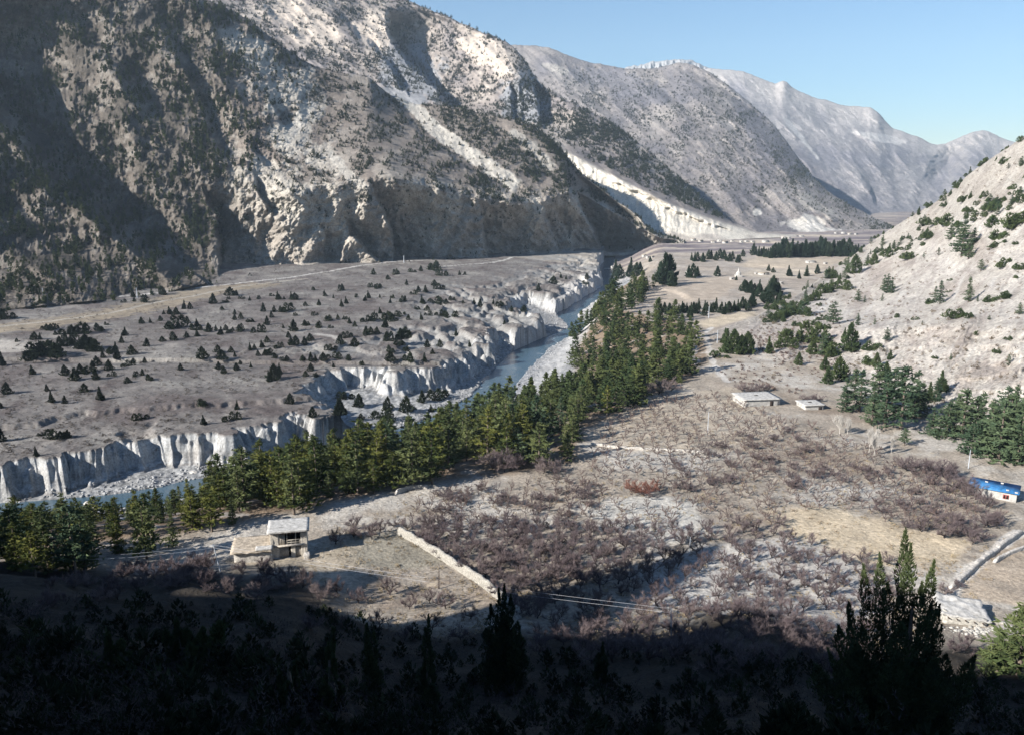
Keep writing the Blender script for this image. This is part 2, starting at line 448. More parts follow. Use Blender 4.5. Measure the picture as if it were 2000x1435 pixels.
bankc = mixc(bankc, (0.12, 0.12, 0.12), sstep(0.0, 0.5, n3 + 0.3 * n2) * 0.7)
bankc = mixc(bankc, (0.42, 0.415, 0.40), sstep(0.1, 0.6, -n3) * 0.5)
colL = colL + (bankc - colL) * bank[..., None]
# orchard side
colO = np.zeros(shape + (3,)) + np.array((0.30, 0.255, 0.20))
colO = mixc(colO, (0.42, 0.385, 0.33), sstep(-0.05, 0.30, n1 + 0.5 * n2) * 0.75)
colO = mixc(colO, (0.20, 0.155, 0.115), sstep(0.15, 0.5, -n1 + 0.5 * n2) * 0.7)
colO = mixc(colO, (0.44, 0.36, 0.25), sstep(0.35, 0.6, n2 + 0.3 * n3) * 0.5)
colO = mixc(colO, (0.13, 0.105, 0.085), sstep(0.3, 0.7, n3 - 0.2 * n2) * 0.35)
Of = sstep(300, 420, Yg)
colO = mixc(colO, (0.30, 0.255, 0.21), Of * 0.6)
def field_poly(col, pts, c, m=1.0, soft=1.0):
    global colO
    colO = mixc(colO, c, polymask(Xg, Yg, pts, soft) * m)
field_poly(colO, [(1150, 600), (1395, 590), (1450, 556), (1440, 540), (1330, 546), (1250, 560)], (0.36, 0.295, 0.225), 0.85, 3)
field_poly(colO, [(1480, 503), (1660, 507), (1610, 528), (1440, 522)], (0.40, 0.33, 0.245), 0.9, 4)
field_poly(colO, [(1470, 525), (1620, 530), (1570, 545), (1440, 540)], (0.40, 0.34, 0.26), 0.8, 4)
field_poly(colO, [(1365, 632), (1470, 607), (1480, 618), (1400, 645), (1370, 645)], (0.46, 0.38, 0.27), 0.9, 2)
field_poly(colO, [(1140, 845), (1180, 800), (1290, 770), (1440, 755), (1480, 800), (1540, 840), (1400, 880), (1180, 880)], (0.36, 0.30, 0.225), 0.75, 2)
field_poly(colO, [(1500, 1000), (1620, 990), (1800, 1040), (1890, 1060), (1850, 1110), (1700, 1100), (1560, 1060)], (0.46, 0.37, 0.25), 0.85, 2)
field_poly(colO, [(1240, 1110), (1360, 1060), (1560, 1050), (1720, 1120), (1700, 1260), (1560, 1270), (1300, 1260)], (0.41, 0.385, 0.345), 0.8, 2)
field_poly(colO, [(1140, 985), (1260, 960), (1370, 985), (1400, 1040), (1290, 1065), (1180, 1030)], (0.44, 0.42, 0.37), 0.7, 3)
field_poly(colO, [(640, 1085), (690, 1045), (775, 1036), (870, 1095), (820, 1110), (700, 1105)], (0.235, 0.21, 0.16), 0.9, 1)
field_poly(colO, [(2100, 1060), (1990, 1050), (1890, 1130), (1880, 1160), (2000, 1190), (2100, 1200)], (0.33, 0.265, 0.195), 0.9, 1)
field_poly(colO, [(440, 1095), (530, 1090), (640, 1075), (700, 1060), (700, 1110), (600, 1120), (480, 1125)], (0.33, 0.275, 0.20), 0.8, 1.5)
for pts, w in (([(1385, 690), (1378, 660), (1390, 645)], 1.6), ([(1382, 690), (1400, 720), (1420, 745)], 1.6), ([(1990, 1040), (1890, 1120), (1860, 1160)], 1.6),
               ([(1120, 585), (1300, 600), (1380, 605)], 1.2), ([(1260, 470), (1330, 482), (1345, 470)], 2.5)):
    colO = mixc(colO, (0.50, 0.46, 0.40), linemask(Xg, Yg, pts, w, 0.0) * 0.9)
# far valley: strips of bare orchards, fields and hedges
far = sstep(760, 860, Yg)
strip = perlin(Xg / 120, Yg / 24, 51)
colF = np.zeros(shape + (3,)) + np.array((0.24, 0.205, 0.185))
colF = mixc(colF, (0.15, 0.125, 0.125), sstep(0.0, 0.25, strip))
colF = mixc(colF, (0.38, 0.32, 0.25), sstep(0.2, 0.35, -strip))
colO = colO + (colF - colO) * far[..., None]
forest = (1 - sstep(-3, 3, edge)) * (1 - .8 * sstep(540, 640, Yg))
floor = np.zeros(shape + (3,)) + np.array((0.17, 0.125, 0.085))
floor = mixc(floor, (0.34, 0.31, 0.27), sstep(0.1, 0.45, n2) * 0.7)
colR = colO + (floor - colO) * forest[..., None]
gravel = sstep(0.36, 0.22, q) * (1 - sstep(700, 800, Yg))
colR = colR + (bankc - colR) * gravel[..., None]
barm = polymask(Xg, Yg, [(1000, 775), (1060, 690), (1110, 655), (1150, 640), (1165, 605), (1130, 590), (1180, 570), (1190, 600), (1170, 640), (1120, 690), (1090, 740), (1060, 790)], 3, -14)
colR = mixc(colR, (0.36, 0.345, 0.32), barm * 0.75)
barl = polymask(Xg, Yg, [(1090, 600), (1110, 560), (1170, 530), (1220, 520), (1200, 560), (1150, 595), (1160, 640), (1110, 640)], 5, -10)
colT = colT
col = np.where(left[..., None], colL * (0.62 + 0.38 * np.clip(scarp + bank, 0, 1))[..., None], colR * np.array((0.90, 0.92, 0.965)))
col = mixc(col, (0.42, 0.40, 0.375), barl * 0.75)
col = mixc(col, (0.040, 0.034, 0.028), sstep(0.3, 0.9, hfg))  # foreground shade put into the colour: near-black up to the shadow's edge
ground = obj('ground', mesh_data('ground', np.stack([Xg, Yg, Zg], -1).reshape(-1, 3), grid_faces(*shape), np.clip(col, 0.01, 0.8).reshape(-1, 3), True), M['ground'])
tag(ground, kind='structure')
# land behind the camera and beyond the strip's sides, so that the sun and the sky meet ground there too
# river surface
rs = smooth_line(RIVER, 6)
rd = np.gradient(rs, axis=0); rd /= np.linalg.norm(rd, axis=1)[:, None]
off = np.linspace(-11, 11, 23)
RV = rs[:, None, :] + np.stack([rd[:, 1], -rd[:, 0]], -1)[:, None, :] * off[None, :, None]
RZ = WATER + 0.10 * perlin(RV[..., 0] / 1.6, RV[..., 1] / 2.6, 91) + 0.05 * perlin(RV[..., 0] / .7, RV[..., 1] / .9, 92)
river = obj('river', mesh_data('river', np.concatenate([RV, RZ[..., None]], -1).reshape(-1, 3), grid_faces(*RZ.shape), None, True))
m, nt, b = new_mat('glacial river water', 0.16, 0.5)
nz = n_noise(nt, 0.55, 6, 0.75); nf = n_noise(nt, 0.11, 3, 0.5)
sm = nt.nodes.new('ShaderNodeMath'); sm.operation = 'ADD'
nt.links.new(nz.outputs[0], sm.inputs[0]); nt.links.new(nf.outputs[0], sm.inputs[1])
mx = nt.nodes.new('ShaderNodeMix'); mx.data_type = 'RGBA'
mx.inputs[6].default_value = (0.055, 0.095, 0.125, 1); mx.inputs[7].default_value = (0.55, 0.58, 0.58, 1)
nt.links.new(n_map(nt, sm.outputs[0], 1.18, 1.38, 0, 0.9), mx.inputs[0])
nt.links.new(mx.outputs[2], b.inputs['Base Color'])
nb = n_noise(nt, 1.2, 5, 0.6); n_bump(nt, b, nb.outputs[0], 0.6, 0.25)
river.data.materials.append(m)
tag(river, kind='structure')
# ------------------------------------------------------------------ mountains: lofted between feature lines
def rows_eval(line, px):
    a = np.asarray(line, float)
    return np.interp(px, a[:, 0], a[:, 1]), np.interp(px, a[:, 0], a[:, 2])
def gsm(a, n):
    if n <= 0: return a
    k = np.exp(-0.5 * (np.arange(-2 * n, 2 * n + 1) / n) ** 2); k /= k.sum()
    return np.convolve(np.pad(a, 2 * n, 'edge'), k, 'valid')
def ravine(PX, PY, pts, wl, wr, depth, fade=18.0, ramp=0.55):
    """push back (m): a step down on the left side of a line, easing back over wr pixels on its right"""
    P = np.asarray(pts, float)
    e, tau = poly_dist(PX, PY, P)
    L = np.sum(np.hypot(*np.diff(P, axis=0).T))
    e = e + 4.0 * perlin(PX / 23, PY / 23, 5) + 2.0 * perlin(PX / 8, PY / 8, 6)
    prof = np.where(e < 0, np.clip(1 + e / wl, 0, 1), np.clip(1 - e / wr, 0, 1))
    y0, y1 = P[0, 1], P[-1, 1]
    return depth * prof * sstep(y0 - 8, y0 + ramp * (y1 - y0), PY) * sstep(y1 + fade, y1 - fade * 0.2, PY)
def loft(px0, px1, dpx, rows, counts, crest_row, jitter=0.0, smooth=4, seed=0, smooth_rows=3):
    PXc = np.arange(px0, px1 + dpx, dpx)
    PYr, Dr, jit = [], [], 0
    for i, r in enumerate(rows):
        py, d = rows_eval(r, PXc)
        py = gsm(py, smooth); d = gsm(d, smooth * 2)
        if i == crest_row and jitter:
            jit = jitter * (fbm(PXc / 42, PXc * 0 + seed, 6, seed + 3, 0.6))
        PYr.append(py); Dr.append(d)
    PY, D = [], []
    for i in range(len(rows) - 1):
        n = counts[i]
        t = np.linspace(0, 1, n, endpoint=(i == len(rows) - 2))[:, None]
        wj = t ** 10 if i == crest_row - 1 else ((1 - t) if i == crest_row else t * 0)
        PY.append(PYr[i] + (PYr[i + 1] - PYr[i]) * t + jit * wj); D.append(Dr[i] + (Dr[i + 1] - Dr[i]) * t)
    PY = np.concatenate(PY); D = np.concatenate(D)
    D = np.stack([gsm(D[:, j], smooth_rows) for j in range(D.shape[1])], 1)
    PX = np.repeat(PXc[None], len(PY), 0)
    return PX, PY, D
def normals(P):
    du = np.gradient(P, axis=1); dv = np.gradient(P, axis=0)
    n = np.cross(du, dv); n /= np.linalg.norm(n, axis=-1, keepdims=True) + 1e-9
    n = np.where(n[..., 2:3] < 0, -n, n)
    return n
def blob(PX, PY, x, y, rx, ry, ang=0.0, seed=0):
    c, s = math.cos(math.radians(ang)), math.sin(math.radians(ang))
    u = ((PX - x) * c + (PY - y) * s) / rx; v = (-(PX - x) * s + (PY - y) * c) / ry
    r = np.sqrt(u * u + v * v) + 0.45 * perlin(PX / 26, PY / 26, 200 + seed) + 0.25 * perlin(PX / 9, PY / 9, 201 + seed)
    return sstep(1.15, 0.75, r)
def band(PX, PY, pts, lo, hi, seed=0):
    """soft mask: lo .. hi pixels to the right of a downward line"""
    P = np.asarray(pts, float)
    e, tau = poly_dist(PX, PY, P)               # lines run downwards in the picture; positive = right of the line
    e = e + 5 * perlin(PX / 22, PY / 22, 210 + seed) + 2 * perlin(PX / 6, PY / 6, 211 + seed)
    L = np.sum(np.hypot(*np.diff(P, axis=0).T))
    w = sstep(lo - 3, lo + 2, e) * sstep(hi + 4, hi - 2, e)
    return w * sstep(0, 12, tau) * sstep(L, L - 12, tau)

LAYERS = {}
# ---- near mountain on the left (wooded slope, brown spur, buttressed cliffs)
foot = [(-800, 730, 400), (-300, 640, 420), (-100, 615, 438), (0, 607, 448), (200, 590, 475), (330, 572, 515), (430, 553, 568), (520, 533, 635), (580, 522, 672), (620, 513, 712), (740, 514, 716), (880, 507, 752), (1000, 500, 800), (1100, 492, 850), (1200, 493, 855), (1270, 492, 860), (1340, 472, 980)]
cliff = [(-800, 600, 440), (-300, 540, 490), (-100, 520, 545), (0, 510, 572), (200, 480, 612), (330, 450, 648), (430, 425, 690), (520, 395, 725), (580, 375, 745), (640, 360, 765), (700, 352, 770), (760, 345, 775), (850, 370, 800), (930, 388, 830), (1000, 398, 850), (1060, 395, 880), (1120, 370, 920), (1180, 405, 930), (1240, 440, 940), (1290, 466, 950), (1340, 470, 1000)]
crest = [(-800, 230, 560), (-300, 90, 720), (-100, -30, 850), (0, -90, 905), (150, -80, 935), (300, -45, 960), (380, -12, 972), (450, 20, 982), (500, 50, 986), (560, 96, 990), (600, 122, 1000), (640, 137, 1010), (690, 146, 1020), (720, 151, 1025), (760, 185, 1035), (800, 200, 1040), (850, 205, 1045), (900, 212, 1045), (950, 222, 1040), (1000, 232, 1035), (1040, 246, 1030), (1075, 268, 1020), (1105, 302, 1005), (1130, 335, 990), (1190, 380, 985), (1240, 418, 985), (1280, 455, 990), (1340, 471, 1010)]
back = [(x, y + 60, d + 160) for x, y, d in crest]
fpx = np.arange(-60, 1271, 20.0)
fpy = np.interp(fpx, [q_[0] for q_ in foot], [q_[1] for q_ in foot])
fd = []
for a_, b_ in zip(fpx, fpy):                                # where the slope meets the terrace
    dd_ = np.arange(350, 1100, 1.0); W_ = at_d(a_, b_, dd_)
    k_ = int(np.argmax(W_[:, 2] <= terrain(W_[:, 0], W_[:, 1]))); fd.append(dd_[k_] if k_ else np.interp(a_, [q_[0] for q_ in foot], [q_[2] for q_ in foot]))
fd = gsm(np.array(fd), 2)
foot = [q_ for q_ in foot if q_[0] < -80] + [(a_, b_, c_) for a_, b_, c_ in zip(fpx, fpy, fd)] + [q_ for q_ in foot if q_[0] > 1290]
under = [(x, y + 7, d - 3) for x, y, d in foot]
PX, PY, D = loft(-800, 1335, 1.6, [under, foot, cliff, crest, back], [12, 150, 300, 24], 3, 7.0, 3, 1)
U = PX * 0.50; V = PY * 0.62
Ush = U - 0.55 * V * sstep(500, 800, PX)
k_cliff = sstep(330, 420, PY) * sstep(380, 470, PX)
rel = 11.0 * (0.5 - ridged(Ush / 75, V / 190, 5, 301)) + 5.0 * fbm(Ush / 24, V / 40, 4, 302)
rel += k_cliff * (16.0 * (0.5 - ridged(U / 34 + 0.2 * V / 34, V / 90, 4, 303)) + 4.5 * (0.5 - ridged(U / 9, V / 14, 4, 304)))
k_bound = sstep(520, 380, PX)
rel += k_bound * (34.0 * (0.5 - ridged(U / 120 - 0.9 * V / 120, V / 200 + U / 400, 3, 310)) + 9.0 * (0.5 - ridged(U / 60 - 0.5 * V / 60, V / 90, 6, 305, .6)))
k_smooth = sstep(620, 700, PX) * sstep(360, 320, PY - 0.10 * (PX - 700))
rel += 2.6 * fbm(U / 8, V / 9, 4, 306) + 1.6 * (0.5 - ridged(Ush / 6, V / 16, 4, 307))
rel += (1 - .6 * k_smooth) * (1.5 * (0.5 - ridged(U / 2.6 + .25 * V / 2.6, V / 5, 3, 308)) + 3.2 * (0.5 - ridged(Ush / 13, V / 34, 5, 309, .6)))
rel *= 1 - 0.45 * k_smooth
R = 0
R = R + ravine(PX, PY, [(-130, -60), (-60, 60), (20, 200), (120, 330), (230, 420), (360, 520)], 40, 220, 92, 60, 0.3)
R = R + ravine(PX, PY, [(60, -60), (180, 60), (260, 150), (300, 215)], 30, 90, 26, 40)
R = R + ravine(PX, PY, [(300, -10), (360, 110), (398, 190), (425, 260), (440, 300)], 14, 46, 22, 30)
R = R + ravine(PX, PY, [(398, 365), (428, 420), (430, 470), (436, 545)], 7, 180, 66, 22)
R = R + ravine(PX, PY, [(494, 335), (508, 372), (530, 410)], 6, 46, 20, 14)
R = R + ravine(PX, PY, [(627, 436), (637, 462), (634, 510)], 4, 36, 13, 14)
R = R + ravine(PX, PY, [(676, 420), (690, 458), (738, 506)], 6, 95, 38, 14)
R = R + ravine(PX, PY, [(722, 350), (738, 385), (764, 445), (776, 508)], 6, 175, 56, 22)
R = R + ravine(PX, PY, [(944, 394), (945, 440), (954, 500)], 6, 120, 44, 16)
R = R + ravine(PX, PY, [(1060, 394), (1072, 432), (1094, 490)], 5, 60, 26, 14)
R = R + ravine(PX, PY, [(1080, 404), (1106, 440), (1120, 486)], 6, 105, 32, 14)
R = R + ravine(PX, PY, [(1106, 312), (1118, 365), (1150, 424), (1180, 484)], 7, 200, 78, 18)
R = R + ravine(PX, PY, [(532, 184), (540, 215), (556, 246)], 5, 40, 17, 12)
R = R + ravine(PX, PY, [(486, 268), (500, 295), (520, 322)], 5, 32, 13, 12)
R = R + ravine(PX, PY, [(722, 152), (772, 196), (834, 262), (905, 312), (1000, 376)], 12, 30, 15, 20)
R = R + ravine(PX, PY, [(985, 262), (1030, 300), (1068, 340)], 12, 26, 7, 16)
crest_lock = sstep(0, 14, np.abs(PY - np.interp(PX, [c[0] for c in crest], [c[1] for c in crest])))
footlock = sstep(-2, 5, np.interp(PX, [c[0] for c in foot], [c[1] for c in foot]) - PY)
D2 = D + (rel + R) * footlock * (0.35 + 0.65 * crest_lock)
P = at_d(PX, PY, D2)
N = normals(P)
steep = 1 - N[..., 2]
na = fbm(U / 30, V / 30, 5, 311); nb_ = fbm(U / 6, V / 6, 4, 312); nc = ridged(Ush / 20, V / 80, 4, 313)
c = np.zeros(PX.shape + (3,)) + np.array((0.23, 0.195, 0.165))
c = mixc(c, (0.155, 0.13, 0.115), sstep(0.0, 0.4, na) * 0.7)
c = mixc(c, (0.40, 0.365, 0.32), sstep(0.05, 0.4, -na + 0.6 * nb_) * 0.7)
pale = np.zeros(PX.shape)
for (x, y, rx, ry, an) in ((560, 180, 60, 34, -40), (600, 235, 60, 22, -62), (500, 110, 70, 26, 35), (455, 80, 40, 18, 30), (560, 270, 40, 30, 0), (640, 310, 50, 30, 20), (700, 150, 40, 10, 35), (640, 420, 70, 60, 0), (560, 380, 60, 50, 50),
                           (700, 410, 25, 14, 10), (850, 420, 50, 70, 10), (760, 330, 30, 40, 20), (800, 380, 25, 40, 25), (520, 330, 35, 20, 40), (470, 360, 30, 40, 10), (1040, 420, 25, 40, 10), (1110, 400, 30, 40, 0), (410, 220, 14, 60, -10)):
    pale = np.maximum(pale, blob(PX, PY, x, y, rx, ry, an, int(x) % 7))
pale = np.maximum(pale, 0.55 * k_cliff)
c = mixc(c, (0.47, 0.43, 0.37), pale * (0.65 + 0.35 * sstep(-0.3, 0.3, nb_)))
white = band(PX, PY, [(724, 150), (774, 194), (836, 260), (907, 310), (1010, 380)], 2, 27, 1)
white = np.maximum(white, band(PX, PY, [(985, 260), (1030, 298), (1075, 345)], 2, 22, 2) * 0.8)
white = np.maximum(white, band(PX, PY, [(610, 190), (585, 235), (545, 290)], -10, 12, 3) * 0.9)
white = np.maximum(white, band(PX, PY, [(640, 290), (690, 345), (725, 375)], -12, 4, 4) * 0.8)
white = np.maximum(white, band(PX, PY, [(450, 62), (500, 85), (525, 95)], -5, 8, 5) * 0.8)
c = mixc(c, (0.46, 0.43, 0.38), white * 0.9)
c = mixc(c, (0.22, 0.19, 0.165), k_smooth * (1 - white) * 0.75)
c = mixc(c, (0.060, 0.054, 0.046), k_bound * (0.65 + 0.45 * sstep(-0.2, 0.3, na)) * 0.8)  # wooded slope: dark ground, with its near-black shadow put into the colour
c = mixc(c, (0.22, 0.20, 0.185), sstep(0.55, 0.85, steep) * sstep(-0.1, 0.4, nb_) * 0.5)
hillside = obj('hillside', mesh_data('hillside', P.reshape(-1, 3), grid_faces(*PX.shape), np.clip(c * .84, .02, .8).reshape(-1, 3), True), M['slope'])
tag(hillside, kind='structure')
LAYERS['near'] = (PX, PY, P, N, white, pale)

# ---- second mountain behind it
near2 = [(150, 260, 1180), (400, 220, 1180), (640, 280, 1180), (850, 330, 1150), (1000, 380, 1120), (1120, 430, 1090), (1200, 470, 1080), (1290, 478, 1020), (1400, 470, 1030), (1480, 466, 1070), (1560, 462, 1110)]
mid2 = [(150, 60, 1420), (400, 60, 1420), (640, 130, 1400), (850, 200, 1330), (1000, 250, 1270), (1110, 298, 1190), (1200, 345, 1150), (1300, 396, 1110), (1400, 432, 1095), (1480, 456, 1095), (1560, 460, 1120)]
crest2 = [(150, -260, 1900), (400, -200, 1850), (560, -120, 1800), (700, -40, 1760), (780, -6, 1730), (825, 14, 1720), (870, 30, 1700), (900, 45, 1680), (930, 58, 1660), (960, 68, 1640), (990, 84, 1620), (1010, 98, 1600), (1022, 115, 1590), (1035, 136, 1570), (1060, 170, 1530), (1100, 194, 1490), (1150, 216, 1450), (1200, 245, 1410), (1260, 290, 1360), (1310, 335, 1310), (1350, 370, 1270), (1400, 414, 1210), (1440, 440, 1170), (1480, 453, 1140), (1560, 459, 1130)]
back2 = [(x, y + 60, d + 250) for x, y, d in crest2]
PX, PY, D = loft(150, 1555, 1.8, [near2, mid2, crest2, back2], [90, 190, 20], 2, 6.0, 4, 2)
U = PX * 0.85; V = PY * 1.05
Ush = U - 0.75 * V
rel = 30.0 * (0.5 - ridged(Ush / 150, V / 420, 6, 321)) + 10.0 * fbm(Ush / 40, V / 70, 6, 322) + 7 * (0.5 - ridged(Ush / 30, V / 60, 4, 323))
R = ravine(PX, PY, [(762, 18), (765, 70), (800, 120), (850, 165), (885, 205)], 8, 140, 165, 26, 0.25)
R = R + ravine(PX, PY, [(640, -10), (700, 60), (760, 110), (790, 170)], 10, 80, 40, 26)
R = R + ravine(PX, PY, [(1000, 165), (1004, 200), (1006, 240)], 6, 40, 44, 18, .3)
R = R + ravine(PX, PY, [(1018, 150), (1022, 190), (1026, 235)], 5, 24, 18, 14)
R = R + ravine(PX, PY, [(1046, 150), (1052, 190), (1060, 238)], 6, 60, 75, 18, .3)
R = R + ravine(PX, PY, [(470, -30), (560, 40), (600, 70)], 14, 60, 30, 26)
R = R + ravine(PX, PY, [(1104, 305), (1200, 352), (1300, 402), (1400, 440)], 5, 60, -10, 20)
crest_lock = sstep(0, 14, np.abs(PY - np.interp(PX, [q_[0] for q_ in crest2], [q_[1] for q_ in crest2])))
footlock = sstep(0, 30, np.interp(PX, [q_[0] for q_ in near2], [q_[1] for q_ in near2]) - PY)
# vertical flutes of the pale cut bank at the foot
bankm = sstep(-4, 6, PY - np.interp(PX, [q_[0] for q_ in mid2], [q_[1] for q_ in mid2])) * sstep(1080, 1110, PX)
rel = rel * (1 - 0.8 * bankm) + bankm * (4 * (0.5 - ridged(U / 11 + .3 * perlin(V / 20, U / 20, 8), V / 60, 4, 325)) + 3 * fbm(U / 30, V / 30, 4, 326))
P = at_d(PX, PY, D + (rel + R) * footlock * (0.3 + 0.7 * crest_lock)); N = normals(P)
na = fbm(U / 60, V / 60, 5, 331); nb_ = fbm(U / 14, V / 14, 4, 332)
c = np.zeros(PX.shape + (3,)) + np.array((0.235, 0.205, 0.185))
c = mixc(c, (0.165, 0.15, 0.15), sstep(0, .35, na) * .8)
c = mixc(c, (0.36, 0.32, 0.28), sstep(.0, .35, -na + .4 * nb_) * .7)
tan = np.maximum(blob(PX, PY, 740, 60, 45, 45, 0, 1), blob(PX, PY, 955, 105, 60, 30, 30, 2))
tan = np.maximum(tan, blob(PX, PY, 600, 50, 80, 40, 30, 3))
c = mixc(c, (0.44, 0.38, 0.32), tan * .8)
c = mixc(c, (0.19, 0.205, 0.225), np.maximum(blob(PX, PY, 1020, 200, 45, 60, 0, 4), blob(PX, PY, 800, 150, 70, 60, 40, 5)) * .7)
wb = bankm * sstep(-8, 4, np.interp(PX, [1100, 1150, 1200, 1290, 1400, 1480], [345, 390, 440, 455, 462, 462]) + 12 * perlin(PX / 30, PY / 30, 9) - PY)
c = mixc(c, (0.52, 0.48, 0.41), wb * 0.95)
c = mixc(c, (0.42, 0.38, 0.33), bankm * (1 - wb) * 0.7)
mountain = obj('mountain', mesh_data('mountain', P.reshape(-1, 3), grid_faces(*PX.shape), np.clip(c, .02, .8).reshape(-1, 3), True), M['slope'])
tag(mountain, kind='structure')
LAYERS['mid'] = (PX, PY, P, N, wb, tan)

# ---- third mountain, across the valley's end
near3 = [(900, 470, 1500), (1100, 470, 1400), (1300, 470, 1250), (1420, 466, 1160), (1600, 460, 1210), (1700, 455, 1260), (1800, 462, 1300)]
mid3 = [(900, 260, 2050), (1100, 280, 1900), (1300, 320, 1700), (1420, 350, 1560), (1520, 380, 1480), (1600, 415, 1400), (1700, 441, 1330), (1800, 460, 1320)]
crest3 = [(900, 120, 3000), (980, 88, 2900), (1010, 88, 2850), (1040, 88, 2850), (1062, 92, 2800), (1085, 98, 2780), (1112, 110, 2750), (1150, 122, 2700), (1190, 128, 2650), (1220, 135, 2600), (1270, 134, 2550), (1305, 128, 2500), (1330, 121, 2480), (1355, 128, 2430), (1380, 138, 2400), (1420, 165, 2330), (1450, 190, 2280), (1500, 232, 2180), (1530, 266, 2080), (1560, 310, 1950), (1585, 343, 1850), (1612, 370, 1750), (1645, 392, 1650), (1682, 412, 1550), (1740, 441, 1420), (1800, 459, 1340)]
back3 = [(x, y + 45, d + 300) for x, y, d in crest3]
PX, PY, D = loft(900, 1800, 1.8, [near3, mid3, crest3, back3], [90, 150, 16], 2, 5.0, 3, 3)
U = PX * 1.3; V = PY * 1.6; Ush = U - 0.8 * V
rel = 80 * (0.5 - ridged(Ush / 260, V / 600, 6, 341, 0.6)) + 30 * fbm(Ush / 60, V / 100, 6, 342) + 14 * (0.5 - ridged(Ush / 40, V / 80, 4, 343))
R = ravine(PX, PY, [(1325, 122), (1400, 210), (1500, 300), (1600, 390), (1680, 440)], 60, 60, -40, 30)
cl = sstep(0, 16, np.abs(PY - np.interp(PX, [q_[0] for q_ in crest3], [q_[1] for q_ in crest3])))
fl_ = sstep(0, 30, np.interp(PX, [q_[0] for q_ in near3], [q_[1] for q_ in near3]) - PY)
P = at_d(PX, PY, D + (rel + R) * fl_ * (0.3 + 0.7 * cl)); N = normals(P)
na = fbm(U / 110, V / 110, 5, 351); nb_ = fbm(U / 22, V / 22, 4, 352)
c = np.zeros(PX.shape + (3,)) + np.array((0.255, 0.225, 0.205))
c = mixc(c, (0.185, 0.17, 0.172), sstep(-.05, .3, na) * .8)
c = mixc(c, (0.38, 0.34, 0.30), sstep(.0, .4, -na + .5 * nb_) * .6)
c = mixc(c, (0.17, 0.16, 0.168), np.maximum(blob(PX, PY, 1500, 270, 110, 26, 50, 6), blob(PX, PY, 1220, 165, 110, 26, 15, 7)) * .8)
wb3 = np.maximum(blob(PX, PY, 1575, 440, 40, 18, 0, 8), np.maximum(blob(PX, PY, 1620, 452, 40, 8, 5, 9), blob(PX, PY, 1480, 416, 8, 8, 0, 10)))
c = mixc(c, (0.64, 0.59, 0.51), wb3 * .9)
c = mixc(c, (0.50, 0.45, 0.38), np.maximum(blob(PX, PY, 1085, 135, 30, 8, 15, 11), blob(PX, PY, 1590, 400, 40, 14, 30, 12)) * .6)
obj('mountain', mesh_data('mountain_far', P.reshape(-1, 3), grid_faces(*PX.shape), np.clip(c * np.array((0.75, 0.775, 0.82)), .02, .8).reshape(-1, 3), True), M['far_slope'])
tag(bpy.context.scene.objects['mountain.001'], kind='structure')
LAYERS['third'] = (PX, PY, P, N, wb3, wb3)

# ---- fourth mountain, hazy, and the peaks behind
near4 = [(1200, 470, 2300), (1500, 470, 2200), (1700, 470, 2100), (1900, 470, 2100), (2200, 470, 2100)]
mid4 = [(1200, 260, 3400), (1500, 290, 3100), (1620, 330, 2950), (1700, 400, 2600), (1800, 420, 2600), (2000, 400, 2800), (2200, 400, 2800)]
crest4 = [(1200, 190, 4300), (1330, 150, 4200), (1385, 133, 4100), (1430, 137, 4050), (1470, 146, 4000), (1500, 160, 3950), (1515, 164, 3920), (1528, 157, 3900), (1535, 160, 3900), (1548, 172, 3880), (1590, 190, 3850), (1640, 205, 3800), (1672, 207, 3780), (1700, 211, 3750), (1718, 222, 3720), (1728, 235, 3700), (1745, 252, 3650), (1790, 266, 3600), (1825, 284, 3600), (1845, 281, 3650), (1870, 270, 3700), (1900, 258, 3750), (1918, 253, 3800), (1935, 259, 3800), (1955, 270, 3780), (1990, 280, 3750), (2200, 330, 3700)]
back4 = [(x, y + 35, d + 400) for x, y, d in crest4]
near4 = [(x, 462, 2150) for x, y, d in near4]
crest4 = [(x, y, d * 1.05) for x, y, d in crest4]
back4 = [(x, y + 35, d + 400) for x, y, d in crest4]
PX, PY, D = loft(1200, 2200, 2.0, [near4, mid4, crest4, back4], [80, 150, 16], 2, 4.0, 2, 4)
U = PX * 2.3; V = PY * 2.7; Ush = U - 0.7 * V
rel = 120 * (0.5 - ridged(Ush / 420, V / 800, 6, 361, 0.6)) + 46 * fbm(Ush / 90, V / 120, 6, 362, .6) + 9 * (0.5 - ridged(U / 200 + .3 * V / 60, V / 34, 4, 363))
R = ravine(PX, PY, [(1905, 262), (1860, 300), (1830, 350)], 30, 30, 120, 20) + ravine(PX, PY, [(1690, 340), (1705, 370), (1715, 400)], 8, 30, 60, 16)
cl = sstep(0, 16, np.abs(PY - np.interp(PX, [q_[0] for q_ in crest4], [q_[1] for q_ in crest4])))
P = at_d(PX, PY, D + (rel + R) * (0.3 + 0.7 * cl)); N = normals(P)
na = fbm(U / 190, V / 190, 5, 371); nb_ = fbm(U / 42, V / 30, 4, 372)
c = np.zeros(PX.shape + (3,)) + np.array((0.27, 0.245, 0.235))
c = mixc(c, (0.21, 0.195, 0.205), sstep(-.05, .3, na) * .8)
c = mixc(c, (0.40, 0.36, 0.33), sstep(.0, .4, -na + .5 * nb_) * .6)
top = sstep(45, 10, PY - np.interp(PX, [q_[0] for q_ in crest4], [q_[1] for q_ in crest4]) + 14 * na)
c = mixc(c, (0.47, 0.42, 0.37), top * .7)
c = mixc(c, (0.60, 0.55, 0.49), np.maximum(blob(PX, PY, 1720, 270, 60, 8, 10, 13), blob(PX, PY, 1560, 265, 60, 5, 50, 14)) * .8)
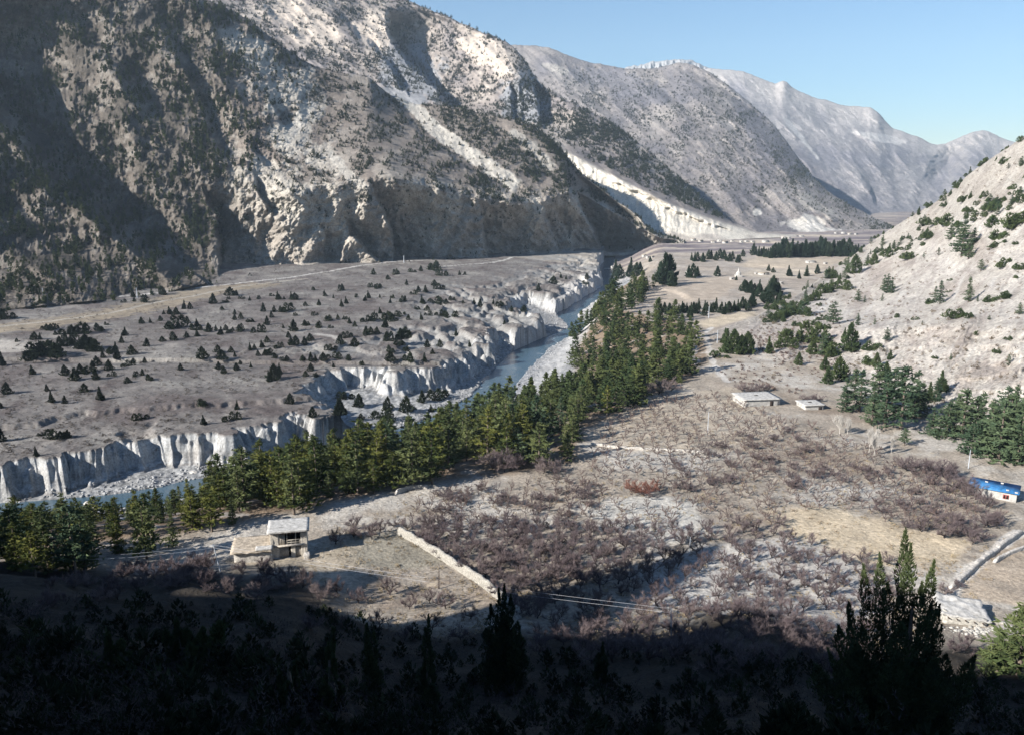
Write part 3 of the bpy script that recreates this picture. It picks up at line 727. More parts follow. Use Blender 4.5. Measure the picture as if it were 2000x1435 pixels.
obj('mountain', mesh_data('mountain_hazy', P.reshape(-1, 3), grid_faces(*PX.shape), np.clip(c * np.array((0.75, 0.775, 0.82)), .02, .8).reshape(-1, 3), True), M['far_slope'])
tag(bpy.context.scene.objects['mountain.002'], kind='structure')
LAYERS['fourth'] = (PX, PY, P, N, top, top)
cx5 = np.arange(1150, 1451, 1.5)
cy5 = np.interp(cx5, [1150, 1200, 1230, 1260, 1300, 1325, 1350, 1375, 1450], [152, 140, 131, 125, 119, 115, 119, 130, 160])
cy5 = cy5 - 5 * np.clip(ridged(cx5 / 26, cx5 * 0 + 2, 4, 385, .6) - .45, 0, 1) * sstep(1200, 1260, cx5) * sstep(1400, 1350, cx5)
crest5 = [(a_, b_, 5200) for a_, b_ in zip(cx5, cy5)]
PX, PY, D = loft(1150, 1450, 1.0, [[(x, y + 130, 4400) for x, y, d in crest5], crest5, [(x, y + 40, 5500) for x, y, d in crest5]], [60, 12], 1, 5.0, 0, 5)
P = at_d(PX, PY, D + 70 * (0.5 - ridged(PX / 16, PY / 30, 5, 381)) * sstep(0, 6, PY - np.interp(PX, cx5, cy5)))
obj('mountain', mesh_data('mountain_crags', P.reshape(-1, 3), grid_faces(*PX.shape), np.full((PX.size, 3), 0.27), True), M['far_slope'])
tag(bpy.context.scene.objects['mountain.003'], kind='structure')

# ---- pale sandy slope on the right
foot6 = [(1340, 700, 305), (1380, 725, 283), (1440, 745, 268), (1560, 760, 258), (1640, 778, 246), (1700, 800, 233), (1760, 825, 221), (1850, 880, 197), (2000, 960, 170), (2200, 1050, 147), (2700, 1150, 125)]
mid6 = [(1340, 664, 335), (1380, 665, 335), (1440, 668, 332), (1520, 655, 335), (1600, 640, 345), (1680, 640, 325), (1760, 635, 305), (1850, 630, 290), (2000, 640, 255), (2200, 640, 240), (2700, 640, 220)]
crest6 = [(1340, 660, 340), (1375, 652, 348), (1400, 644, 352), (1440, 630, 370), (1480, 617, 385), (1510, 600, 408), (1540, 586, 435), (1570, 567, 470), (1600, 545, 525), (1640, 518, 580), (1700, 474, 640), (1740, 447, 630), (1780, 423, 615), (1815, 402, 600), (1850, 380, 580), (1900, 334, 540), (1950, 300, 510), (2000, 268, 490), (2100, 200, 460), (2300, 80, 430), (2700, -100, 400)]
back6 = [(x, y + 40, d + 110) for x, y, d in crest6]
under6 = [(x, y + 18, d - 6) for x, y, d in foot6]
PX, PY, D = loft(1342, 2700, 1.5, [under6, foot6, mid6, crest6, back6], [12, 130, 150, 16], 3, 4.0, 5, 6)
U = PX * 0.25; V = PY * 0.32
rel = 6.0 * (0.5 - ridged(U / 38 + 0.5 * V / 38, V / 95, 5, 391)) + 2.2 * fbm(U / 10, V / 14, 5, 392) + 1.3 * (0.5 - ridged(U / 3.4 + .4 * V / 3.4, V / 9, 4, 393)) + 2.2 * (0.5 - ridged(U / 26 - .8 * V / 26, V / 9 + U / 40, 4, 394))
R = ravine(PX, PY, [(1900, 500), (1800, 600), (1740, 700)], 30, 30, 5, 30) + ravine(PX, PY, [(1700, 480), (1630, 545), (1560, 600), (1500, 640)], 30, 10, 5, 20)
cl = sstep(0, 14, np.abs(PY - np.interp(PX, [q_[0] for q_ in crest6], [q_[1] for q_ in crest6])))
fl_ = sstep(-2, 22, np.interp(PX, [q_[0] for q_ in foot6], [q_[1] for q_ in foot6]) - PY)
P = at_d(PX, PY, D + (rel + R) * fl_ * (0.3 + 0.7 * cl)); N = normals(P)
na = fbm(U / 22, V / 22, 5, 395); nb_ = fbm(U / 3.5, V / 3.5, 4, 396); nc = ridged((U + .6 * V) / 9, (V - .6 * U) / 40, 4, 397)
c = np.zeros(PX.shape + (3,)) + np.array((0.47, 0.42, 0.35))
c = mixc(c, (0.34, 0.285, 0.235), sstep(.0, .35, na) * .7)
c = mixc(c, (0.54, 0.49, 0.42), sstep(.0, .35, -na + .3 * nb_) * .6)
c = mixc(c, (0.25, 0.205, 0.17), sstep(.15, .5, nb_) * .6)
c = mixc(c, (0.30, 0.255, 0.215), sstep(.1, .4, fbm((U + .5 * V) / 7, (V - .5 * U) / 26, 4, 398)) * .6)
c = mixc(c, (0.60, 0.56, 0.49), sstep(.2, .45, fbm((U + .5 * V) / 5, (V - .5 * U) / 30, 4, 399)) * .5)
c = mixc(c, (0.36, 0.31, 0.27), sstep(.55, .8, nc) * .35)
low = sstep(1720, 1600, PX) * sstep(600, 660, PY)
c = mixc(c, (0.36, 0.30, 0.245), low * .6)
upper = sstep(-6, 6, -((PY - 470) + (PX - 1780) * 0.52)) 
c = mixc(c, (0.33, 0.29, 0.235), upper * .5)
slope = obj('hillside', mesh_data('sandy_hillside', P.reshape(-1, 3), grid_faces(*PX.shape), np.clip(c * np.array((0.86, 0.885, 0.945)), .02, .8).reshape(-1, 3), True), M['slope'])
tag(slope, kind='structure')
LAYERS['right'] = (PX, PY, P, N, upper, low)

# ---- unseen hill left of the camera, its crest shaped to shadow the foreground
ca, sa = math.cos(SUN_AZ), math.sin(SUN_AZ)
BV = [(20, 124), (40, 112), (50, 101), (57.5, 94), (66, 96), (72, 93), (73.2, 84), (76.4, 70), (80, 67), (84, 72), (88, 78), (91.0, 88), (96.0, 101), (99.0, 106), (99.8, 75), (100.8, 40), (104, 36), (113.5, 36), (118, 47), (123.5, 43), (126, 36), (128.3, 28), (134, 14), (141.6, 5), (152.8, -10), (160, -18)]  # shadow outline wanted on the ground; crest heights and the spike follow it
bv = np.array([q_[0] for q_ in BV], float); bu = np.array([q_[1] for q_ in BV], float)
# crest of that hill: a vertical plane seen from the sun, running across the light
def crest_u(v): return np.interp(v, [-200, 30, 70, 100, 130, 160, 200], [-95, -62, -60, -62, -78, -100, -130])
hv = np.concatenate([np.arange(-220, 60, 2.0), np.arange(60, 175, 0.75)]); hu = np.concatenate([np.arange(-260, -2, 3.0), [-1.0, 0.0, 1.0], np.arange(3, 80, 2.5)])
HU, HV = np.meshgrid(hu, hv)
HU = HU + crest_u(HV)
reach = np.interp(hv, bv, bu) + 1.6 * fbm(hv / 7, hv * 0, 5, 72, .6)
reach = np.where(hv < bv[0], bu[0] + (bv[0] - hv) * 0.6, reach)
zc = (reach - crest_u(hv)) * math.tan(SUN_EL)
zc = np.clip(zc, 1, 118)
zc = np.where(hv > 150, np.clip(zc, 0, 60) * sstep(172, 158, hv), zc)
dist = HU - crest_u(HV)
ZC = zc[:, None] - np.where(dist > 0, dist * 1.6, -dist * 0.35)
HX = HU * ca - HV * sa; HY = HU * sa + HV * ca
ZH = np.maximum(ZC, -14)
ZH = ZH + np.where(np.abs(dist) > 3, 1.2 * perlin(HX / 12, HY / 12, 71) - 0.6, 0)
lefthill = obj('hill', mesh_data('hill', np.stack([HX, HY, ZH], -1).reshape(-1, 3), grid_faces(*HU.shape), None, True), M['dark_soil'])
tag(lefthill, kind='structure')
# ------------------------------------------------------------------ plants: shapes
def rng(seed): return np.random.RandomState(seed)
def unit(v): return v / (np.linalg.norm(v, axis=-1, keepdims=True) + 1e-9)
def leaf_tris(cen, dirs, length, width, rs, droop=0.0):
    """two crossed slim triangles at each centre, pointing along dirs"""
    n = len(cen)
    d = unit(dirs)
    r = unit(np.cross(d, unit(rs.normal(size=(n, 3)))))
    s = np.cross(d, r)
    L = (length * (0.7 + 0.6 * rs.rand(n)))[:, None]; W = (width * (0.7 + 0.6 * rs.rand(n)))[:, None]
    a = cen - d * L * .4
    v1 = np.stack([a + r * W * .5, a - r * W * .5, cen + d * L * .6], 1)
    v2 = np.stack([a + s * W * .5, a - s * W * .5, cen + d * L * .6], 1)
    v = np.concatenate([v1, v2]).reshape(-1, 3)
    return v, np.arange(len(v)).reshape(-1, 3)
def tube(pts, rad, sides=6):
    pts = np.asarray(pts, float); n = len(pts)
    t = unit(np.gradient(pts, axis=0))
    ref = np.array([0.37, 0.61, 0.11])
    a = unit(np.cross(t, ref)); b = np.cross(t, a)
    th = np.arange(sides) / sides * 2 * np.pi
    v = pts[:, None] + (a[:, None] * np.cos(th)[None, :, None] + b[:, None] * np.sin(th)[None, :, None]) * np.asarray(rad, float)[:, None, None]
    i = np.arange(n * sides).reshape(n, sides); j = np.roll(i, -1, 1)
    f = np.stack([i[:-1], j[:-1], j[1:], i[1:]], -1).reshape(-1, 4)
    return v.reshape(-1, 3), f
def join(parts):
    vs, fs, o = [], {}, 0
    for v, f in parts:
        vs.append(v); fs.setdefault(f.shape[1], []).append(np.asarray(f) + o); o += len(v)
    return np.concatenate(vs), [np.concatenate(x) for x in fs.values()]

def pine_shape(seed, h=12.0, rad=2.7, whorls=17, per=7, bare=0.12, leaf=0.62, density=6, flat=0.35, top_exp=0.8):
    """trunk, crown: tiers of near-level boughs with tufts, gaps between the tiers"""
    rs = rng(seed)
    lean = rs.normal(size=2) * 0.15
    zt = np.linspace(0, h * 0.97, 7)
    tp = np.stack([lean[0] * (zt / h) ** 2, lean[1] * (zt / h) ** 2, zt], -1)
    trunk = tube(tp, 0.22 * (1 - zt / h) + 0.03, 6)
    C, D_ = [], []
    for w in range(whorls):
        t = bare + (1 - bare) * (w + 0.4 * rs.rand()) / whorls
        z0 = t * h
        R = rad * (1 - t) ** top_exp * (0.72 + 0.5 * rs.rand()) + 0.18
        n = max(4, int(per * (0.6 + 0.6 * (1 - t))))
        a0 = rs.rand() * 6.28
        for k in range(n):
            if rs.rand() < 0.2: continue
            an = a0 + 6.283 * k / n + rs.normal() * 0.25
            Rk = R * (0.5 + 0.75 * rs.rand())
            m = max(3, int(density * Rk / rad * 1.5) + 1)
            s = 0.18 + 0.82 * (np.arange(m) + rs.rand(m)) / m
            sag = -0.10 * Rk * s + 0.20 * Rk * s * s + rs.normal() * 0.12
            lat = rs.normal(size=m) * 0.26 * Rk * (1.05 - s * .5)
            x = np.cos(an) * s * Rk - np.sin(an) * lat; y = np.sin(an) * s * Rk + np.cos(an) * lat
            C.append(np.stack([x + lean[0] * t * t, y + lean[1] * t * t, z0 + sag + rs.normal(size=m) * 0.10], -1))
            D_.append(np.stack([np.cos(an) + rs.normal(size=m) * .55, np.sin(an) + rs.normal(size=m) * .55, flat + rs.normal(size=m) * 0.45], -1))
    C.append(np.stack([np.full(5, lean[0]), np.full(5, lean[1]), h * np.linspace(.93, 1.0, 5)], -1)); D_.append(np.tile([0, 0, 1.0], (5, 1)) + rs.normal(size=(5, 3)) * .4)
    C = np.concatenate(C); D_ = np.concatenate(D_)
    # three tufts per centre
    C = np.repeat(C, 3, 0) + rs.normal(size=(len(C) * 3, 3)) * [0.17, 0.17, 0.10]
    D_ = np.repeat(D_, 3, 0) + rs.normal(size=(len(C), 3)) * 0.45
    return trunk, leaf_tris(C, D_, leaf, leaf * 0.42, rs)
def bush_shape(seed, h=3.0, rad=1.3, n=420, cone=0.8, leaf=0.42, spires=1):
    """dense evergreen bush: scale-leaved sprays standing up and outwards, a broken outline"""
    rs = rng(seed)
    C, D_ = [], []
    for s in range(spires):
        ox, oy = (rs.normal(size=2) * rad * 0.55) if s else (0, 0)
        hh = h * (1.0 if s == 0 else 0.55 + 0.4 * rs.rand()); rr = rad * (1.0 if spires == 1 else 0.6)
        m = n // spires
        t = rs.rand(m) ** 1.25
        an = rs.rand(m) * 6.283
        bump = 1 + 0.28 * np.sin(an * 3 + s * 2 + t * 5) + 0.15 * np.sin(an * 7 - t * 9)
        R = rr * (np.clip(1 - t, 0, 1) ** cone) * np.clip(0.35 + t * 5, 0, 1) * bump
        q_ = 0.55 + 0.45 * np.sqrt(rs.rand(m))
        C.append(np.stack([ox + np.cos(an) * R * q_, oy + np.sin(an) * R * q_, 0.05 + t * hh * 0.96], -1))
        D_.append(np.stack([np.cos(an) * 0.75, np.sin(an) * 0.75, 0.75 + t * 0.6], -1) + rs.normal(size=(m, 3)) * 0.3)
    return leaf_tris(np.concatenate(C), np.concatenate(D_), leaf, leaf * 0.5, rs)
def bare_shape(seed, h=2.6, spread=2.0, limbs=5, twigs=900, trunk_h=0.45, upright=0.45, tw=0.022, limb_r=0.075, levels=3):
    """leafless tree: short trunk, spreading limbs that fork, a haze of upward twigs"""
    rs = rng(seed)
    tubes, ends = [], []
    def grow(p, d, L, r, lev):
        n = 4
        pts = [p]
        for i in range(n):
            d = unit(d + rs.normal(size=3) * 0.20 + np.array([0, 0, 0.10 * upright]))
            pts.append(pts[-1] + d * L / n)
        tubes.append(tube(np.array(pts), np.linspace(r, r * 0.55, n + 1), 4 if lev else 5))
        for q_ in pts[1:]: ends.append((q_, d, L, lev))
        if lev < levels:
            for k in range(2 if lev else 3):
                a = unit(d + rs.normal(size=3) * 0.62 + np.array([0, 0, 0.22 * upright]))
                grow(pts[-1 - (k % 2)], a, L * (0.62 + 0.22 * rs.rand()), r * 0.58, lev + 1)
    base = np.array([0, 0, -0.25])
    lean = np.array([rs.normal() * 0.12, rs.normal() * 0.12, trunk_h])
    tubes.append(tube(np.array([base, lean * 0.5, lean]), [limb_r * 1.7, limb_r * 1.5, limb_r * 1.3], 6))
    for k in range(limbs):
        an = 6.283 * (k + rs.rand() * .6) / limbs
        d = unit(np.array([math.cos(an), math.sin(an), upright + 0.3 * rs.rand()]))
        grow(lean, d, spread * 0.62 * (0.8 + .4 * rs.rand()), limb_r, 1)
    V, F = join(tubes)
    sel = [e for e in ends if e[3] >= 1]
    idx = rs.randint(0, len(sel), twigs)
    o = np.array([sel[i][0] for i in idx]); d = np.array([sel[i][1] for i in idx])
    lv = np.array([sel[i][3] for i in idx])
    td = unit(d * 0.6 + rs.normal(size=(twigs, 3)) * 0.55 + np.array([0, 0, 0.75]))
    L = (0.28 + 0.55 * rs.rand(twigs))[:, None] * h / 2.6
    r = unit(np.cross(td, rs.normal(size=(twigs, 3)))) * tw
    e = o + td * L + np.array([0, 0, 0.10]) * L
    tv = np.stack([o - r, o + r, e], 1).reshape(-1, 3)
    zmax = max(V[:, 2].max(), tv[:, 2].max())
    k = h / zmax
    return (V * k, F), (tv * k, np.arange(len(tv)).reshape(-1, 3))

def shapes_to_meshes(name, lst): return [mesh_data(name, v, f) for v, f in lst]
def joined(template, pos, scale, rot, cols=None, sz=None, seed=0):
    """many copies of a small shape as one mesh: (verts, tris) placed, scaled and turned"""
    v, f = template
    n = len(pos)
    c, s = np.cos(rot), np.sin(rot)
    sc_ = scale[:, None]; szz = (sz if sz is not None else scale)[:, None]
    x = (v[None, :, 0] * c[:, None] - v[None, :, 1] * s[:, None]) * sc_ + pos[:, None, 0]
    y = (v[None, :, 0] * s[:, None] + v[None, :, 1] * c[:, None]) * sc_ + pos[:, None, 1]
    z = v[None, :, 2] * szz + pos[:, None, 2]
    V = np.stack([x, y, z], -1).reshape(-1, 3)
    Fs = (f[None] + (np.arange(n) * len(v))[:, None, None]).reshape(-1, f.shape[1])
    Cc = np.repeat(cols, len(v), 0) if cols is not None else None
    return V, Fs, Cc
def stuff(name, label, cat, groups, mat):
    """one object of many small copies; groups: list of (V, F, C)"""
    V = np.concatenate([g[0] for g in groups]); o = 0; F = []
    for g in groups: F.append(g[1] + o); o += len(g[0])
    C = np.concatenate([g[2] for g in groups]) if groups[0][2] is not None else None
    ob = obj(name, mesh_data(name, V, np.concatenate(F), C), mat)
    return tag(ob, label, cat, None, 'stuff')

# templates
PINES = [pine_shape(10, 12, 2.4, 16, 7, .06), pine_shape(11, 12, 3.2, 14, 7, .16, .7, 6, .3, .55), pine_shape(12, 12, 2.8, 13, 6, .10, .66, 5, .4, .7), pine_shape(13, 12, 3.4, 12, 6, .26, .72, 6, .3, .5),
         pine_shape(14, 12, 2.2, 18, 6, .08, .55, 5, .45, .9), pine_shape(15, 12, 3.0, 11, 6, .20, .7, 5, .25, .6), pine_shape(16, 12, 2.6, 15, 7, .05, .6, 7, .5, .65), pine_shape(17, 12, 3.6, 12, 7, .14, .75, 6, .35, .45)]
PINE_T = [mesh_data('trunk', *p[0]) for p in PINES]
PINE_C = [mesh_data('crown', *p[1]) for p in PINES]
JUN = [bush_shape(40, 3.0, 1.25, 380, 0.75), bush_shape(41, 3.0, 1.0, 340, 0.9), bush_shape(42, 2.6, 1.5, 460, 0.55, spires=3), bush_shape(43, 3.2, 1.15, 400, 1.0, spires=2), bush_shape(44, 2.2, 1.45, 460, 0.45, spires=4)]
JUN_M = [mesh_data('juniper', *j) for j in JUN]
BARE = [bare_shape(60 + i, 2.5 + 0.2 * (i % 3), 1.8, 5 + i % 3, 1500, 0.45, 0.62, 0.012, 0.06) for i in range(7)]
POP = [bare_shape(70 + i, 7.0, 2.2, 5, 900, 1.2, 1.5, 0.022, 0.07) for i in range(2)]
POP_L = [mesh_data('limbs', *b_[0]) for b_ in POP]
POP_T = [mesh_data('twigs', *b_[1]) for b_ in POP]
BARE_L = [mesh_data('limbs', *b_[0]) for b_ in BARE]
BARE_T = [mesh_data('twigs', *b_[1]) for b_ in BARE]
THICK = [bare_shape(80 + i, 2.7, 1.9, 8, 2600, 0.25, 0.8, 0.013, 0.04) for i in range(4)]
THICK_L = [mesh_data('limbs', *b_[0]) for b_ in THICK]
THICK_T = [mesh_data('twigs', *b_[1]) for b_ in THICK]
def lod(seed, n, h=1.0, rad=0.36, cone=0.8, lf=0.2):
    return bush_shape(seed, h, rad, n, cone, lf)
LOD_J = [lod(50, 26, 1.0, 0.5, 0.6, .34), lod(51, 26, 1.0, .42, .8, .34)]
LOD_P = [lod(52, 34, 1.0, 0.27, 0.85, .26), lod(53, 34, 1.0, .24, .9, .26)]

def thing(name, label, cat, loc, rz=0.0, scale=1.0, group=None):
    o = bpy.data.objects.new(name, None)
    o.empty_display_size = 0.3
    link(o); o.location = loc; o.rotation_euler = (0, 0, rz)
    o.scale = (scale, scale, scale) if np.isscalar(scale) else scale
    return tag(o, label, cat, group)
RS = rng(5)
def tree(kind, x, y, z, h, label, group, cat='tree', t=None, a=None, b=None, base=12.0, ma=None, mb=None, na='trunk', nb='crown', wide=1.0):
    """a tree of two parts; its meshes are shared"""
    i = t if t is not None else RS.randint(len(a))
    s = h / base
    o = thing(kind, label, cat, (x, y, z), RS.rand() * 6.283, (s * wide, s * wide, s), group)
    p = bpy.data.objects.new(na, a[i]); link(p, o)
    q_ = bpy.data.objects.new(nb, b[i]); link(q_, o)
    if ma is not None and len(a[i].materials) == 0: a[i].materials.append(ma)
    if mb is not None:
        if len(b[i].materials) == 0: b[i].materials.append(mb)
        if b[i].materials[0] != mb:
            q_.material_slots[0].link = 'OBJECT'; q_.material_slots[0].material = mb
    return o
def pine(x, y, z, h, label, group, mat='pine', kind='pine_tree', wide=1.0):
    return tree(kind, x, y, z - 0.15, h, label, group, 'tree', None, PINE_T, PINE_C, 12.0, M['bark'], M[mat], 'trunk', 'crown', wide)
def bush(kind, x, y, z, h, label, group, mat='juniper', wide=1.0, t=None, cat='juniper'):
    i = t if t is not None else RS.randint(len(JUN_M))
    me = JUN_M[i]
    if len(me.materials) == 0: me.materials.append(M['juniper'])
    o = bpy.data.objects.new(kind, me); link(o)
    s = h / JUN[i][0][:, 2].max()
    o.location = (x, y, z - 0.1); o.rotation_euler = (0, 0, RS.rand() * 6.283); o.scale = (s * wide, s * wide, s)
    if mat != 'juniper':
        o.material_slots[0].link = 'OBJECT'; o.material_slots[0].material = M[mat]
    return tag(o, label, cat, group)
def ground_at_px(px, py, iters=8):
    """the ground point seen at a pixel: march along the ray"""
    d = np.concatenate([np.arange(30, 300, 0.5), np.arange(300, 1300, 1.5)])
    P_ = at_d(px, py, d)
    z = ground_z(P_[:, 0], P_[:, 1])
    k = np.argmax(P_[:, 2] <= z)
    if k == 0: k = len(d) - 1
    return P_[k, 0], P_[k, 1], z[k]
def ground_pts(px, py):
    """the same for many pixels"""
    out = []
    d = np.concatenate([np.arange(30, 300, 0.6), np.arange(300, 1300, 2.0)])
    for a, b_ in zip(px, py):
        P_ = at_d(a, b_, d)
        out.append(P_)
    A = np.stack(out)
    z = ground_z(A[..., 0].ravel(), A[..., 1].ravel()).reshape(A.shape[:2])
    k = np.argmax(A[..., 2] <= z, 1); k[k == 0] = A.shape[1] - 1
    r = np.arange(len(k))
    return np.stack([A[r, k, 0], A[r, k, 1], z[r, k]], -1)
def layer_pts(name, px, py):
    """points on a mountain layer at given pixels"""
    PX_, PY_, P_ = LAYERS[name][:3]
    res = []
    for a, b_ in zip(px, py):
        j = int(np.clip(round((a - PX_[0, 0]) / (PX_[0, 1] - PX_[0, 0])), 0, PX_.shape[1] - 1))
        i = int(np.argmin(np.abs(PY_[:, j] - b_)))
        res.append(P_[i, j])
    return np.array(res)
def poisson(xmin, xmax, ymin, ymax, space, rs, jitter=0.32, ang=0.0):
    nx = int((xmax - xmin) / space) + 2; ny = int((ymax - ymin) / space) + 2
    gx, gy = np.meshgrid(np.arange(nx), np.arange(ny))
    x = (gx + 0.5 * (gy % 2)) * space; y = gy * space
    x = x - x.mean(); y = y - y.mean()
    c, s = math.cos(ang), math.sin(ang)
    X = x * c - y * s + (xmin + xmax) / 2; Y = x * s + y * c + (ymin + ymax) / 2
    X = X + rs.normal(size=X.shape) * space * jitter * .6; Y = Y + rs.normal(size=X.shape) * space * jitter * .6
    return X.ravel(), Y.ravel()

def grove_shape(seed):
    v, f = pine_shape(seed, 12.0, (2.6, 3.6, 4.2)[seed % 3], 11, 6, 0.06, 1.15, 2, .3, (.8, .6, .5)[seed % 3])[1]
    return v / 12.0, f
# ------------------------------------------------------------------ conifers along the river
rs = rng(101)
forest_px = [(-60, 1190), (-60, 1040), (150, 1010), (330, 985), (480, 935), (650, 880), (740, 845), (800, 838), (880, 810), (960, 805), (1030, 790), (1085, 762), (1060, 720), (1085, 690), (1120, 655), (1158, 615), (1175, 590), (1215, 570),
             (1250, 555), (1290, 560), (1230, 612), (1330, 628), (1365, 655), (1352, 735), (1250, 790), (1140, 835), (1118, 870), (1140, 905), (1000, 922), (850, 945), (760, 962), (690, 988), (645, 1002), (500, 1022), (430, 1052), (300, 1085), (250, 1108), (120, 1135), (0, 1165), (-60, 1190)]
X, Y = poisson(-150, 170, 110, 640, 5.7, rs, 0.7)
Z = terrain(X, Y)
tpx, tpy = proj(X, Y, Z)
riv_, edge_ = field(F_riv, X, Y), field(F_edge, X, Y)
ok = inside(tpx, tpy, forest_px) & (riv_ > 11) & (edge_ < np.where(tpx < 700, 30, 16))
ok &= ~inside(tpx, tpy, [(1010, 800), (1060, 700), (1120, 660), (1140, 665), (1110, 720), (1070, 790)])
keep = np.where(ok)[0]
keep = np.array([i for i in keep if Y[i] < 300 or (rs.rand() < .62 and perlin(X[i:i + 1] / 19, Y[i:i + 1] / 26, 107)[0] > -.22)])
order = keep[np.argsort(Y[keep])]
keep, rest_ = order[:285], order[285:]
for i in keep:
    cl_ = float(perlin(np.array([X[i] / 17]), np.array([Y[i] / 17]), 105)[0])
    h = (5.5 + 8.5 * rs.rand() ** .8) * (1 + .35 * cl_)
    if tpx[i] < 420: h *= 0.5 if Y[i] > 150 else (0.62 if Y[i] > 132 else 0.8)
    if tpx[i] > 1100: h *= 0.95
    if Y[i] > 400: h *= 0.9
    if tpx[i] < 330: lab, gr = 'yellow-green pine in the river belt at the lower left, above the shaded slope', 'riverside pines downstream'
    elif tpx[i] < 760: lab, gr = 'sunlit yellow-green pine in the riverside belt behind the stone house', 'riverside pines behind the house'
    elif tpx[i] < 1150: lab, gr = 'tall green pine in the riverside grove beside the bare orchard', 'riverside pines by the orchard'
    else: lab, gr = 'dark green pine in the upstream grove beyond the gravel bar', 'riverside pines upstream'
    yellow = tpx[i] < 1000 and rs.rand() < 0.85
    pine(X[i], Y[i], Z[i], max(h, 3.2), lab, gr, ('pine' if rs.rand() < .6 else 'olive_pine') if yellow or rs.rand() < .35 else ('blue_pine' if rs.rand() < .6 else 'olive_pine'), 'pine_tree', 1.0 + 0.5 * rs.rand())
print('pines', len(keep), len(rest_))
if len(rest_):
    P_ = np.stack([X[rest_], Y[rest_], Z[rest_] - .2], -1); hh = 4.5 + 8.5 * rs.rand(len(P_)); gr = []
    k_ = rs.randint(0, 3, len(P_))
    for q_ in range(3):
        s = k_ == q_
        g_ = rs.rand(s.sum(), 1)
        cc = np.array((.032, .052, .022)) * (1 - g_) + np.array((.085, .10, .035)) * g_
        gr.append(joined(grove_shape(30 + q_), P_[s], hh[s] * 1.15, rs.rand(s.sum()) * 6.28, cc, hh[s]))
    stuff('pine_grove', 'dense green pine grove along the right bank upstream of the gravel bar', 'pines', gr, M['attr_leaf'])

# ------------------------------------------------------------------ junipers on the terrace across the river
Z4 = """12,755,90 0,992,50 40,912,82 262,895,50 288,962,70 362,965,55 470,902,62 558,945,72 95,625,26 178,803,52 175,720,92 195,612,42 225,612,40 262,555,34 285,560,40 300,552,34 325,548,34 260,690,70 290,700,90 320,690,60 270,640,30 310,585,30
335,645,60 365,645,70 400,640,50 430,640,60 400,575,55 455,580,60 480,570,40 540,562,42 563,566,30 590,532,24 480,660,95 515,660,70 500,680,50 555,680,30 362,808,55 420,835,75 450,800,55 490,800,50 535,832,80 520,790,60 540,760,60 610,780,58
630,812,38 575,715,40 620,690,40 660,735,90 648,685,60 680,628,40 700,590,45 735,692,60 712,760,40 745,742,34 808,740,42 820,650,44 790,522,40 838,517,36 795,808,42 825,835,40 752,812,30 712,852,45 1008,785,50 1042,600,34 905,620,30 960,612,48
895,510,34 915,470,30 945,470,40 970,545,80 940,540,40 995,550,40 985,470,40 1030,440,50 1060,440,45 1045,518,44 1098,535,46 1075,560,36 1100,595,40 1120,558,40 1165,570,52 1130,738,84 1215,680,40 1238,720,60 1220,775,45 1250,805,48 1205,560,40
1235,585,50 1260,560,40 1300,565,25 1275,575,25 1290,685,38 1310,705,34 1320,780,50 1340,750,30 1400,770,36 1350,567,44 1405,512,26 1310,500,40 1345,495,35 1310,470,30 1190,410,66 1285,365,46 1320,365,30 1350,385,20 1280,385,18 1240,445,24
1265,405,20 1395,395,26 1440,385,22 1470,455,66 1515,370,22 1550,388,44 1585,385,20 1625,385,40 1645,388,40 1595,452,54 1530,458,40 1565,458,35 1650,480,24 1705,423,24 1755,478,26 1780,420,34 1810,355,24 1815,370,22 1860,380,24 1745,335,18
1905,428,44 1910,338,36 1930,410,36 1985,375,20 1450,570,54 1490,530,60 1515,490,40 1580,550,30 1640,565,62 1610,600,40 1700,535,30 1720,535,26 1785,545,38 1845,550,24 1885,500,30 1840,505,34 1950,525,36 1980,540,34 1920,500,24 1395,670,40
1420,665,34 1460,655,44 1490,628,46 1440,702,34 1480,700,46 1510,695,40 1535,718,34 1555,660,36 1600,730,40 1580,735,30 1625,645,50 1650,640,55 1700,640,50 1730,620,45 1690,725,30 1735,735,50 1760,735,40 1845,680,40 1870,715,44 1805,740,48
1940,725,34 1900,640,66 1940,600,40 1980,650,50 1735,785,46 1705,815,32 1860,775,38 1500,845,70 1530,830,90 1560,800,60 1120,980,36 1325,1000,60 1620,968,62 1765,825,30 780,1058,50 1135,1082,66 1295,1055,46 205,1285,60 300,1165,60 340,1165,60
380,1155,50 235,1145,20 1920,940,44 1745,1045,60 1895,1075,90 10,1175,80 1995,975,60 740,375,60 750,400,30 800,400,45 900,360,50 525,390,36 695,405,22 300,395,50 340,395,50 560,320,70 15,500,130 30,495,60 95,410,24"""
